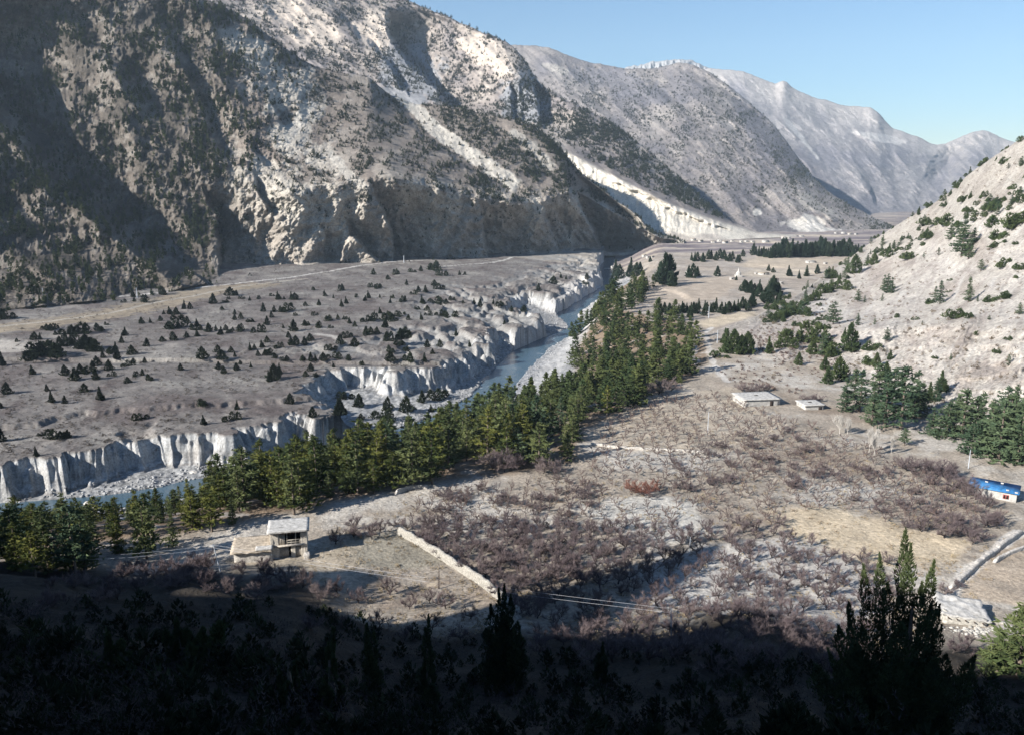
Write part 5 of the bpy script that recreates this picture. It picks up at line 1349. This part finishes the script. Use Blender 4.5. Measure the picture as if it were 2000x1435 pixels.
M['old_wood'] = mat_plain('weathered planks', (0.36, 0.325, 0.28), 4.5, 0.4, 0.9, 0.6, 0.02)
M['dark_wood'] = mat_plain('dark beam', (0.07, 0.05, 0.04), 4, 0.4, 0.9, 0.5, 0.02)
M['dark_room'] = mat_plain('dark interior', (0.03, 0.022, 0.018), 2, 0.3, 0.95)
M['straw_roof'] = mat_plain('earth and brush roof', (0.33, 0.28, 0.22), 1.4, 0.5, 0.95, 0.9, 0.12)
M['white_paint'] = mat_plain('white wall', (0.36, 0.345, 0.32), 0.9, 0.35, 0.9, 0.3, 0.03)
M['blue_tin'] = mat_plain('blue painted tin', (0.035, 0.15, 0.33), 0.8, 0.5, 0.5, 0.2, 0.02, 0.4)
M['red_frame'] = mat_plain('red window frame', (0.42, 0.10, 0.09), 3, 0.2, 0.7)
M['pole_metal'] = mat_plain('galvanised pole', (0.40, 0.43, 0.46), 2, 0.2, 0.5, 0.1, 0.01, 0.4)
M['pole_wood'] = mat_plain('dark wooden pole', (0.06, 0.045, 0.04), 3, 0.3, 0.9)
M['wire'] = mat_plain('aluminium wire', (0.42, 0.42, 0.44), 1, 0.1, 0.4, 0, 0.01, 0.5)
M['pale_stone'] = mat_plain('pale dry stone', (0.28, 0.262, 0.23), 3.5, 0.5, 0.95, 1.0, 0.15)
M['ruin_wall'] = mat_plain('pale broken masonry', (0.36, 0.34, 0.30), 2.4, 0.4, 0.95, 0.9, 0.1)

# the two-storey stone house
hx, hy, hz = ground_at_px(566, 1089)
house = thing('stone_house', 'two-storey whitewashed stone house with an open wooden balcony and flat white roof', 'house', (hx, hy, hz - 0.15), math.radians(13))
W_, Dp, H1, H2 = 3.15, 4.6, 2.35, 5.0
part('wall', [rough_block(-W_, -W_ + 0.55, 0, Dp, -0.6, H2, 8, .05, 1), rough_block(W_ - 0.55, W_, 0, Dp, -0.6, H2, 8, .05, 2), rough_block(-W_ + .5, W_ - .5, Dp - 0.5, Dp, -0.6, H2, 8, .05, 3),
              rough_block(-W_ + .5, -W_ + 1.45, 0.02, 0.5, -0.6, H2, 8, .04, 4), rough_block(W_ - 1.1, W_ - .5, 0.02, 0.5, -0.6, H2, 8, .04, 6), rough_block(0.3, 1.1, 0.02, 0.5, -0.6, H1, 6, .04, 5)], 'lime_wall', house)
part('balcony_floor', [box(-W_ + .5, W_ - .5, -0.35, Dp - .5, H1, H1 + 0.22)], 'old_wood', house)
part('back_room', [box(-W_ + .56, W_ - .56, 1.9, 2.0, H1 + .23, H2 - .02), box(-W_ + .56, W_ - .56, 1.2, 1.3, -0.3, H1 - .01)], 'dark_room', house)
pl = []
for k in range(6): pl.append(box(-W_ + 1.32 + k * .2, -W_ + 1.32 + k * .2 + .18, 0.05 + .02 * (k % 2), 0.12 + .02 * (k % 2), H1 + .24, H2 - .35))
part('plank_screen', pl, 'old_wood', house)
part('post', [box(-.35, -.2, 0.05, .2, H1 + .22, H2 - .1)], 'old_wood', house)
part('post', [box(1.15, 1.29, 0.05, .19, H1 + .22, H2 - .1)], 'old_wood', house)
part('railing', [box(-.2, 2.6, 0.02, .1, H1 + 1.0, H1 + 1.1), box(-.2, 2.6, 0.02, .1, H1 + .55, H1 + .63), box(.4, .48, .02, .1, H1 + .2, H1 + 1.0), box(1.8, 1.88, .02, .1, H1 + .2, H1 + 1.0)], 'old_wood', house)
pd = [box(-W_ + 1.35 + k * .17, -W_ + 1.35 + k * .17 + .155, .25 + .015 * (k % 2), .32, -0.2, H1 - .15) for k in range(10)]
part('door', pd[:5], 'old_wood', house); part('door', pd[5:], 'old_wood', house)
part('door', [box(1.15 + k * .17, 1.30 + k * .17, .2 + .015 * (k % 2), .28, -0.2, H1 - .25) for k in range(7)], 'old_wood', house)
rf = part('roof', [rough_block(-W_ - .45, W_ + .45, -0.75, Dp + .4, H2 + .12, H2 + .42, 12, .06, 7)], 'mud_roof', house)
for k in range(14):
    part('roof_beam', [box(-W_ - .3 + k * .48, -W_ - .16 + k * .48, -0.85, 0.6, H2 - .02, H2 + .11)], 'dark_wood', rf)
part('stone_stack', [rough_block(2.5, 3.5, -1.3, -.2, -0.5, 1.0, 6, .12, 9)], 'stone_wall', house)
ax, ay, az = ground_at_px(497, 1098)
annex = thing('low_annex', 'low stone shed with a brush-covered earth roof joined to the left of the stone house', 'shed', (ax, ay, az - 0.2), math.radians(11))
part('wall', [rough_block(-3.4, 3.0, 0.3, 0.8, -0.6, 2.15, 9, .08, 11), rough_block(-3.4, -2.9, .8, 5, -.6, 2.3, 6, .08, 12), rough_block(-3.4, 3.0, 4.6, 5.1, -0.6, 2.5, 6, .08, 13)], 'stone_wall', annex)
v, f = rough_block(-3.9, 3.3, -0.25, 5.4, 2.16, 2.5, 12, .16, 14); v[:, 2] += 0.12 * v[:, 1] * .6
part('roof', [(v, f)], 'straw_roof', annex)
v, f = rough_block(0.3, 3.2, -0.3, 1.0, 2.52, 2.75, 8, .08, 15); v[:, 2] += 0.07 * v[:, 1]
part('roof_patch', [(v, f)], 'mud_roof', annex)
# flat-roofed sheds
def shed(px, py, rz, w, d, h, label, seed):
    x, y, z = surf_pts([px], [py])[0]
    o = thing('flat_roofed_shed', label, 'shed', (x, y, z - .2), rz)
    part('wall', [rough_block(-w / 2, w / 2, 0, .45, -1.5, h, 8, .06, seed), rough_block(-w / 2, -w / 2 + .45, .45, d, -1.5, h, 6, .06, seed + 1), rough_block(w / 2 - .45, w / 2, .45, d, -1.5, h, 6, .06, seed + 2), rough_block(-w / 2 + .4, w / 2 - .4, d - .45, d, -1.5, h, 6, .06, seed + 3)], 'white_paint', o)
    part('doorway', [box(w * .22, w * .22 + 1.0, -.08, .2, -.8, h - .4)], 'dark_room', o)
    r = part('roof', [rough_block(-w / 2 - .35, w / 2 + .35, -.4, d + .3, h + .05, h + .3, 10, .04, seed + 4)], 'mud_roof', o)
    part('roof_hatch', [box(-.6, .5, d * .45, d * .45 + .8, h + .31, h + .38)], 'dark_room', r)
    return o
shed(1488, 793, math.radians(8), 11.5, 8.5, 2.1, 'long white flat-roofed shed with a dark roof hatch at the top of the tan orchard', 21)
shed(1590, 801, math.radians(6), 6.0, 5.5, 1.5, 'smaller white flat-roofed shed right of the lone young cypress', 31)
# blue-roofed house
x, y, z = surf_pts([1938], [972])[0]
bh = thing('blue_roofed_house', 'white single-storey house with a bright blue tin roof and red-framed window', 'house', (x, y, z - .2), math.radians(-36))
bh.scale = (.8, .8, .8)
part('wall', [box(-5.4, 5.4, 0, 4.6, -1.2, 2.5)], 'white_paint', bh, .03)
v, f = box(-6.0, 5.9, -.5, 5.1, 2.52, 2.62); v[:, 2] += np.where(v[:, 1] > 0, 0.9, 0)
rf = part('roof', [(v, f)], 'blue_tin', bh)
for k, (a, b_) in enumerate(((1.6, 4.2), (3.2, .8), (-2, 3.4), (5.2, .3))):
    part('roof_stone', [rough_block(a - .35, a + .35, b_ - .22, b_ + .22, 2.66 + .16 * b_, 2.95 + .16 * b_, 3, .08, 40 + k)], 'mud_roof', rf)
w = part('window', [box(2.3, 3.7, -.06, .02, .7, 1.9)], 'red_frame', bh)
part('pane', [box(2.42, 2.93, -.09, -.055, .82, 1.78), box(3.07, 3.58, -.09, -.055, .82, 1.78)], 'dark_room', w)
part('door', [box(5.38, 5.46, 1.2, 2.2, -.6, 1.6)], 'dark_wood', bh)
# ruined pale house on the right edge
x, y, z = ground_at_px(1890, 1222)
ru = thing('ruined_house', 'ruined pale stone house with a sagging white roof and rubble', 'ruin', (x, y, z - .2), math.radians(-12))
part('wall', [rough_block(-3.4, 2.6, 0, .6, -.5, 1.3, 9, .16, 51), rough_block(-3.4, -2.8, .6, 4.6, -.5, 1.9, 7, .14, 52), rough_block(2.2, 2.8, .6, 4.2, -.5, 1.1, 7, .16, 53), rough_block(3.0, 5.4, .8, 1.4, -.5, .8, 7, .2, 54)], 'ruin_wall', ru)
v, f = rough_block(-3.9, 3.2, -.1, 5.2, 1.6, 1.85, 14, .12, 55); v[:, 2] += 0.16 * v[:, 1] - 0.10 * (v[:, 0] + 3.9) + .25 * perlin(v[:, 0] / 1.5, v[:, 1] / 1.5, 56)
part('roof', [(v, f)], 'mud_roof', ru)
for k in range(5): part('roof_pole', [box(-2.9 + k * 1.2, -2.78 + k * 1.2, -.5, .4, 1.2 - .11 * k, 1.32 - .11 * k)], 'dark_wood', ru)
def rock_shape(seed, n=2):
    bm = bmesh.new(); bmesh.ops.create_icosphere(bm, subdivisions=n, radius=1)
    v = np.array([q_.co[:] for q_ in bm.verts]); f = np.array([[q_.index for q_ in p.verts] for p in bm.faces]); bm.free()
    r = 1 + .35 * perlin(v[:, 0] * 1.3 + 3 * seed, v[:, 1] * 1.3 + v[:, 2], seed) + .2 * perlin(v[:, 0] * 3, v[:, 2] * 3 + v[:, 1] * 2, seed + 1)
    v = v * r[:, None] * [1, .8, .65]
    return v, f
ROCK = [rock_shape(q_, 2) for q_ in range(3)]
ROCK1 = [rock_shape(q_ + 5, 1) for q_ in range(4)]
def rubble(name, label, cat, pts, size, seed, ca=(.30, .29, .28), cb=(.55, .53, .50), kind='stuff'):
    rs = rng(seed); gr = []; k = rs.randint(0, 4, len(pts))
    for q_ in range(4):
        s = k == q_
        if s.any(): gr.append(joined(ROCK1[q_], pts[s], size[s], rs.rand(s.sum()) * 6.28, greens(s.sum(), ca, cb, rs), size[s]))
    o = stuff(name, label, cat, gr, M['rock'])
    if kind != 'stuff': o['kind'] = kind
    return o
rs = rng(511)
rp = np.stack([x + rs.normal(size=120) * 2.4 + 1, y - 1.8 + rs.normal(size=120) * .9, np.zeros(120)], -1); rp[:, 2] = ground_z(rp[:, 0], rp[:, 1])
o = rubble('rubble', 'heap of pale rubble in front of the ruined house', 'rubble', rp, .14 + .3 * rs.rand(120), 512, (.22, .21, .19), (.42, .40, .36))
# ------------------------------------------------------------------ stone walls
def stone_wall(name, px_pts, label, h, w, seed, mat='stone_wall', z=0.0):
    g = smooth_line(np.array([ground_at_px(*p)[:2] for p in px_pts]), 5)
    seg = np.concatenate([[0], np.cumsum(np.hypot(*np.diff(g, axis=0).T))])
    n = int(seg[-1] / .22); t = np.linspace(0, seg[-1], n)
    cx = np.interp(t, seg, g[:, 0]); cy = np.interp(t, seg, g[:, 1])
    dx, dy = np.gradient(cx), np.gradient(cy); L = np.hypot(dx, dy); nx, ny = -dy / L, dx / L
    gz = ground_z(cx, cy)
    hh = h * (1 + .22 * perlin(t / 3, t * 0, seed) + .12 * perlin(t / .7, t * 0, seed + 1))
    hh = hh * sstep(0, 1.0, t) * sstep(seg[-1], seg[-1] - 1, t) + .1
    prof = [(-.55, -.3), (-.52, .25), (-.47, .55), (-.42, .85), (-.3, 1.0), (0, 1.05), (.3, 1.0), (.42, .85), (.47, .55), (.52, .25), (.55, -.3)]
    V = []
    for a, b_ in prof:
        ja = .10 * perlin(t / .45, t * 0 + a * 9 + b_ * 5, seed + 2); jb = .08 * perlin(t / .4, t * 0 + a * 7 + b_ * 3, seed + 3)
        V.append(np.stack([cx + nx * (a * w + ja), cy + ny * (a * w + ja), gz + b_ * hh + jb], -1))
    V = np.array(V)
    o = obj(name, mesh_data(name, V.reshape(-1, 3), grid_faces(*V.shape[:2])), M[mat])
    return tag(o, label, 'wall')
stone_wall('stone_wall', [(776, 1040), (830, 1072), (890, 1108), (950, 1150), (985, 1180), (1015, 1210)], 'pale dry-stone wall running diagonally between the ploughed field and the dense orchard', 1.35, 0.9, 601, 'pale_stone')
stone_wall('stone_wall', [(1150, 868), (1220, 876), (1300, 880), (1390, 888)], 'low pale terrace wall across the tan middle orchard', .5, .5, 611)
stone_wall('stone_wall', [(1995, 1040), (1950, 1072), (1905, 1108), (1870, 1140), (1850, 1155)], 'low grey tumbled stone wall on the right between the orchard and the brown field', .7, .9, 621)
stone_wall('stone_wall', [(1940, 1100), (1965, 1085), (2010, 1070)], 'short broken wall corner enclosing the brown field at the right edge', .5, .6, 631)
stone_wall('stone_wall', [(770, 966), (800, 955), (840, 952)], 'short ruined wall stub at the grove edge behind the orchard', .7, .7, 641)
# ------------------------------------------------------------------ poles and wires
def pole(px, py_b, py_t, label, wood=False, arm=True, lean=(0, 0), group=None, layer=False):
    x, y, z = surf_pts([px], [py_b])[0]
    h = (py_b - py_t) * y / FPX * 1.02
    o = thing('utility_pole', label, 'utility pole', (x, y, z), 0, 1.0, group)
    r = max(.085, .055 * y / 140)
    v, f = tube([[0, 0, -.3], [lean[0] * .5, lean[1] * .5, h * .5], [lean[0], lean[1], h]], [r * 1.25, r, r * .75], 8)
    part('shaft', [(v, f), box(lean[0] - r * .6, lean[0] + r * .6, lean[1] - r * .6, lean[1] + r * .6, h, h + .03)], 'pole_wood' if wood else 'pole_metal', o)
    if arm: part('crossarm', [box(lean[0] - .5, lean[0] + .5, lean[1] - .04, lean[1] + .04, h - .35, h - .27)], 'pole_metal', o)
    return np.array([x + lean[0], y + lean[1], z + h])
A_ = pole(431, 1117, 1055, 'grey metal pole leaning left beside the stone house', False, True, (-.85, 0))
B_ = pole(1311, 1257, 1176, 'tall pale metal pole at the shadow edge in the near orchard', False, False, (-.25, 0))
pole(857, 1150, 1108, 'thin dark wooden post in the half-shaded plot', True, False, (.1, 0))
pole(1382, 847, 803, 'slim white pole standing in the tan middle orchard', False, False)
pole(1347, 1078, 1046, 'short white pole beside the dark shrubs at the orchard bank', False, False)
pole(1891, 915, 876, 'white pole in front of the big pines above the blue roof', False, False)
pole(1384, 622, 600, 'pole with a crossarm beside the bare tan knoll', False, True)
pole(1401, 674, 645, 'white pole beside the three round cypresses', False, False)
pole(86, 590, 563, 'thin pole standing alone below the dark slope at the far left', False, False)
pole(268, 583, 563, 'thin pole beside the track between two junipers', False, False)
pole(789, 514, 500, 'tiny pole on the track at the foot of the big cliff', False, False)
def wire(p, q_, sag, label, group):
    t = np.linspace(0, 1, 24)[:, None]
    pts = p + (q_ - p) * t; pts[:, 2] -= sag * 4 * t[:, 0] * (1 - t[:, 0])
    v, f = tube(pts, np.full(24, .014), 5)
    o = obj('power_wire', mesh_data('power_wire', v, f), M['wire'])
    tag(o, label, 'wire', group)
wire(A_ - [0, 0, .1], B_ - [0, 0, .1], .5, 'upper wire strung from the leaning pole by the house to the near orchard pole', None)
wire(A_ - [0, 0, .6], B_ - [0, 0, .7], .6, 'lower wire strung from the leaning pole by the house to the near orchard pole', None)
Cw = np.array([-75.0, 118.0, 7.0])
wire(A_ - [0, 0, .1], Cw, .5, 'upper wire running left from the leaning pole into the pines', None)
wire(A_ - [0, 0, .6], Cw - [0, 0, .5], .6, 'lower wire running left from the leaning pole into the pines', None)

# ------------------------------------------------------------------ far village
VIL = [(1355, 471, 11, 5, 0), (1370, 473, 10, 4, 0), (1392, 475, 9, 4, 0), (1405, 473, 11, 5, 0), (1418, 476, 12, 5, 0), (1430, 473, 8, 4, 0), (1448, 475, 8, 5, 0), (1458, 474, 8, 4, 0), (1470, 474, 8, 4, 0), (1496, 475, 14, 6, 0),
       (1530, 467, 9, 6, 0), (1541, 467, 8, 4, 0), (1566, 463, 10, 3, 0), (1634, 457, 8, 3, 1), (1648, 457, 10, 4, 1), (1660, 459, 8, 4, 1), (1673, 459, 7, 3, 1), (1258, 503, 10, 6, 2), (1266, 505, 9, 5, 2), (1275, 504, 8, 4, 2), (1196, 524, 7, 4, 3), (1186, 528, 13, 4, 3), (1343, 534, 8, 4, 3),
       (1493, 538, 22, 6, 4), (1478, 536, 9, 4, 4), (1514, 553, 16, 9, 5), (1527, 556, 8, 6, 5), (1430, 547, 10, 5, 4), (1585, 514, 22, 4, 6), (1613, 517, 8, 4, 6), (1405, 540, 8, 4, 4)]
vl = ['small white flat-roofed house in the far village row', 'tiny white house of the farthest village under the pale mountain foot', 'white roadside house at the foot of the shadowed cliff', 'low house by the river road beyond the upstream grove', 'low pale house in the fields near the white shrine', 'white two-storey far house with small dark windows by the conifer clump', 'low pale house on the field under the far pine row']
vg = ['far village row', 'farthest village', 'roadside houses', 'houses by the river road', 'houses by the shrine', 'far houses by the clump', 'houses under the pine row']
rs = rng(521)
for px, py, wp, hp, k in VIL:
    x, y, z = surf_pts([px], [py])[0]
    w = .85 * wp * y / FPX; h = .8 * hp * y / FPX
    o = thing('village_house', vl[k], 'house', (x, y, z - .2), rs.normal() * .25, 1.0, vg[k])
    part('wall', [box(-w / 2, w / 2, 0, w * .6, -1.5, h)], 'white_paint', o)
    part('roof', [box(-w / 2 - .25, w / 2 + .25, -.25, w * .6 + .25, h + .003, h + .3)], 'mud_roof' if rs.rand() < .6 else 'straw_roof', o)
    for q_ in range(max(1, int(w / 4)) if hp > 4 else 1):
        xx = -w / 2 + (q_ + .5) * w / max(1, int(w / 4))
        part('window', [box(xx - .45, xx + .45, -.05, .05, h * .35, h * .35 + 1.1)], 'dark_room', o)
x, y, z = ground_at_px(1442, 541)
st = thing('shrine', 'small white pointed shrine standing in the far fields', 'shrine', (x, y, z - .2))
bm = bmesh.new()
part('base', [box(-2.4, 2.4, -2.4, 2.4, -.5, 1.6)], 'white_paint', st, .05)
v, f = tube([[0, 0, 1.6], [0, 0, 2.4], [0, 0, 3.4], [0, 0, 4.2], [0, 0, 5.6], [0, 0, 7.0]], [2.0, 2.1, 1.6, .8, .45, .05], 10)
part('dome', [(v, f)], 'white_paint', st)
# ------------------------------------------------------------------ stones of the river
rs = rng(531)
n = 9000
k = rs.randint(0, len(RIVER) - 24, n); tt = rs.rand(n)[:, None]
pp = RIVER[k] * (1 - tt) + RIVER[k + 1] * tt
dd = RIVER[k + 1] - RIVER[k]; dd /= np.linalg.norm(dd, axis=1)[:, None]
side = np.where(rs.rand(n) < .65, -1, 1) * (6.0 + 9 * rs.rand(n) ** 1.5)
pp = pp + np.stack([dd[:, 1], -dd[:, 0]], -1) * side[:, None]
zz = ground_z(pp[:, 0], pp[:, 1])
okm = (zz < WATER + 2.4) & (zz > WATER - .9)
pts = np.concatenate([pp[okm], zz[okm][:, None]], 1)
rubble('river_stones', 'grey stones and boulders strewn along both banks of the river', 'stones', pts, (.12 + .55 * rs.rand(len(pts)) ** 3), 532, (.13, .13, .135), (.36, .36, .355))
for px, py, s, lab in ((182, 995, 1.5, 'big white boulder standing in the river at the lower left'), (172, 983, 1.1, 'dark boulder on the stony bank left of the white one'), (250, 1000, .9, 'pale boulder breaking the water near the pines'), (380, 925, 1.6, 'grey block fallen at the foot of the white scarp')):
    x, y = at_z(px, py, WATER + .2)
    o = obj('boulder', mesh_data('boulder', ROCK[int(px) % 3][0] * s, ROCK[int(px) % 3][1], None, True), M['stone_wall'] if 'white' in lab or 'pale' in lab else M['dark_soil'])
    o.location = (x, y, WATER + .2); tag(o, lab, 'boulder')
# tufts of dry dwarf shrub on the juniper terrace, dry grass clumps on the orchard floor
n = 20000
qx = rs.rand(n) * 1260; qy = 515 + rs.rand(n) ** 1.2 * 400
w_ = at_z(qx, qy, -6.5)
rimv = field(F_rim, w_[:, 0], w_[:, 1]); cl = fbm(w_[:, 0] / 18, w_[:, 1] / 25, 3, 541)
okm = (rimv > 2) & (cl > rs.rand(n) * .8 - .35)
w_ = w_[okm]; zz = ground_z(w_[:, 0], w_[:, 1])
tuft = bush_shape(56, 1.0, 0.9, 14, 0.2, 0.6)
hh = .25 + .75 * rs.rand(len(w_)) ** 3
g = joined(tuft, np.concatenate([w_, zz[:, None]], 1), hh, rs.rand(len(w_)) * 6.28, greens(len(w_), (.085, .07, .06), (.17, .145, .12), rs), hh * .8)
stuff('dwarf_shrub', 'low dry tufts of dwarf shrub over the river terrace', 'shrubs', [g], M['attr_leaf'])
n = 12000
qx = 560 + rs.rand(n) * 1440; qy = 790 + rs.rand(n) * 520
okm = inside(qx, qy, [(640, 1040), (830, 960), (1140, 920), (1160, 850), (1300, 775), (1440, 770), (1640, 850), (1900, 940), (1990, 1030), (1900, 1200), (1700, 1330), (1000, 1290), (700, 1280), (560, 1120)])
w_ = at_z(qx[okm], qy[okm], 0)
zz = ground_z(w_[:, 0], w_[:, 1]); cl = fbm(w_[:, 0] / 9, w_[:, 1] / 9, 3, 542)
okm = cl > rs.rand(len(w_)) * .7 - .35
w_ = w_[okm]; zz = zz[okm]
hh = .12 + .32 * rs.rand(len(w_)) ** 2
g = joined(tuft, np.concatenate([w_, zz[:, None]], 1), hh * 1.3, rs.rand(len(w_)) * 6.28, greens(len(w_), (.20, .15, .10), (.38, .31, .20), rs), hh)
stuff('dry_grass', 'tufts of straw-coloured dry grass on the orchard floor', 'grass', [g], M['attr_leaf'])
print('objects done')
# ------------------------------------------------------------------ the shaded hillside in front
rs = rng(701)
n = 4200
qx = rs.rand(n) * 2100 - 50; qy = 1180 + rs.rand(n) * 300
d_ = np.interp((qx - 1000) / FPX, [-.64, -.3, 0, .3, .64], [1140, 1160, 1275, 1275, 1330])
okm = qy > d_ + 4
G = ground_pts(qx[okm][:2000], qy[okm][:2000])
hh = .5 + 1.6 * rs.rand(len(G)) ** 2
k = rs.rand(len(G)) < .55
s1 = bush_shape(57, 1.0, 0.55, 60, 0.6, 0.26)
b1 = bare_shape(99, 1.0, 1.9, 4, 160, levels=2, tw=0.02)
v1, f1 = b1[1]
g1 = joined(s1, G[k], hh[k], rs.rand(k.sum()) * 6.28, greens(k.sum(), (.016, .022, .012), (.04, .05, .025), rs), hh[k])
g2 = joined((v1, f1), G[~k], hh[~k] * 1.4, rs.rand((~k).sum()) * 6.28, greens((~k).sum(), (.05, .042, .042), (.09, .075, .07), rs), hh[~k] * 1.4)
stuff('hillside_scrub', 'dark scrub covering the shaded hillside in front', 'scrub', [g1, g2], M['attr_leaf'])
def spire_shape(seed, h, spires, leaf=.3, n0=1500):
    """a juniper of several pointed plumes: (dx, dy, top z, half width)"""
    rs = rng(seed); C, D_ = [], []
    for dx, dy, zt, hw in spires:
        m = int(n0 * hw * zt / (h * 1.2)) + 250
        t = rs.rand(m) ** .9                                # 0 top .. 1 bottom
        z = zt * (1 - t * .92)
        cx, cy = dx * (1 - .55 * t), dy * (1 - .55 * t)
        R = hw * np.clip(t * 4.2, .04, 1) ** .8 * (.75 + .35 * np.sin(t * 23 + dx * 7) * np.sin(t * 9 + dy))
        an = rs.rand(m) * 6.283; q_ = np.sqrt(rs.rand(m)) * .7 + .3
        C.append(np.stack([cx + np.cos(an) * R * q_, cy + np.sin(an) * R * q_, z], -1))
        D_.append(np.stack([np.cos(an) * .55, np.sin(an) * .55, np.full(m, 1.0)], -1) + rs.normal(size=(m, 3)) * .28)
    C = np.concatenate(C); D_ = np.concatenate(D_)
    return leaf_tris(C, D_, leaf, leaf * .36, rs)
def big_juniper(px, d, py_top, spires_px, label, mat, seed, leaf=.26, n0=2600):
    if d < 0: d = ground_at_px(px, py_top - d)[1]             # negative: pixels from tip to foot
    x, y, ztop = at_d(px, py_top, d)
    z = ground_z(x, y)[0]
    h = ztop - z; m = d / FPX
    o = thing('juniper_tree', label, 'juniper', (x, y, z - .2))
    sp = []
    rs = rng(seed)
    for dx, py, hw in spires_px:
        sp.append((dx * m, rs.normal() * 1.0, h - (py - py_top) * m, hw * m))
    v, f = spire_shape(seed, h, sp, leaf, n0)
    obj('crown', mesh_data('crown', v, f), M[mat], o)
    vv, ff = tube([[0, 0, -.5], [.1, 0, h * .3], [0, .1, h * .7]], [.35, .25, .08], 7)
    obj('trunk', mesh_data('trunk', vv, ff), M['bark'], o)
    return o
big_juniper(1800, 46, 1050, [(0, 1050, 22), (-8, 1065, 24), (10, 1072, 24), (-160, 1240, 30), (-205, 1330, 40), (120, 1290, 30), (150, 1360, 36), (-40, 1220, 44), (50, 1240, 40), (-110, 1300, 50), (-68, 1092, 20), (-80, 1140, 24), (-35, 1170, 30), (40, 1190, 22), (62, 1200, 18), (20, 1150, 28), (-118, 1215, 20), (-140, 1205, 16), (-100, 1250, 28), (85, 1262, 20), (-165, 1300, 22), (-185, 1285, 14), (-60, 1290, 46), (30, 1290, 44), (90, 1320, 34), (-130, 1340, 40), (-190, 1360, 28), (0, 1340, 60), (120, 1370, 30)],
            'tall many-pointed juniper at the lower right with only its tips in the sun', 'black_conifer', 711)
big_juniper(985, 74, 1128, [(0, 1128, 12), (-12, 1150, 14), (14, 1160, 14), (-30, 1190, 20), (28, 1200, 18), (0, 1200, 30), (-40, 1250, 22), (36, 1260, 24), (0, 1280, 40), (-48, 1310, 26), (45, 1330, 30), (0, 1360, 50)],
            'black juniper silhouette in front of the lower end of the white stone wall', 'black_conifer', 712, .3, 2200)
for px, d, pt, lab, sd in ((833, -170, 1212, 'slim black conifer tip left of the central juniper silhouette', 713), (722, -170, 1190, 'slim black conifer tip farther left in the shaded foreground', 714), (560, -140, 1265, 'short black conifer tip low in the shaded foreground', 715), (1175, -110, 1235, 'dull green small conifer right of the central juniper silhouette', 716), (640, -150, 1240, 'black conifer tip between the two slim ones', 717)):
    big_juniper(px, d, pt, [(0, pt, 8), (-8, pt + 30, 11), (8, pt + 40, 11), (0, pt + 70, 18), (-10, pt + 110, 22), (12, pt + 120, 22)], lab, 'black_conifer', sd, .3, 1500)
for px, d, pt, lab, sd in ((345, -95, 1200, 'green bushy juniper catching sun in the dark lower left', 721), (395, -80, 1220, 'smaller green juniper right of the sunlit bushy one', 722), (210, -80, 1228, 'dark green conifer left of the sunlit bushy juniper', 723)):
    big_juniper(px, d, pt, [(0, pt, 10), (-18, pt + 18, 14), (20, pt + 25, 14), (0, pt + 40, 22), (-30, pt + 60, 16), (32, pt + 60, 16)], lab, 'green_juniper', sd, .34, 1800)
g = at_d(2010, 1180, 84)
zz = ground_z(g[0], g[1])[0]
pine(g[0], g[1], zz, max(g[2] - zz, 8), 'broad yellow-green pine cut by the right edge beside the ruin', None, 'olive_pine', 'pine_tree', 1.7)
g = at_d(1955, 1255, 88)
zz = ground_z(g[0], g[1])[0]
pine(g[0], g[1], zz, max(g[2] - zz, 6), 'lower yellow-green pine below the ruin at the right edge', None, 'olive_pine', 'pine_tree', 1.7)

# ------------------------------------------------------------------ the air
hv_, hf_ = box(-5000, 6000, -700, 5700, -75, 1000)
haze = obj('haze', mesh_data('haze', hv_, hf_))
hm = bpy.data.materials.new('valley haze'); hm.use_nodes = True
nt = hm.node_tree; nt.nodes.clear()
ho = nt.nodes.new('ShaderNodeOutputMaterial'); pv = nt.nodes.new('ShaderNodeVolumePrincipled')
pv.inputs['Color'].default_value = (0.66, 0.83, 1.0, 1)
pv.inputs['Density'].default_value = 0.000062
pv.inputs['Anisotropy'].default_value = 0.0
nt.links.new(pv.outputs[0], ho.inputs['Volume'])
haze.data.materials.append(hm)
tag(haze, kind='stuff')
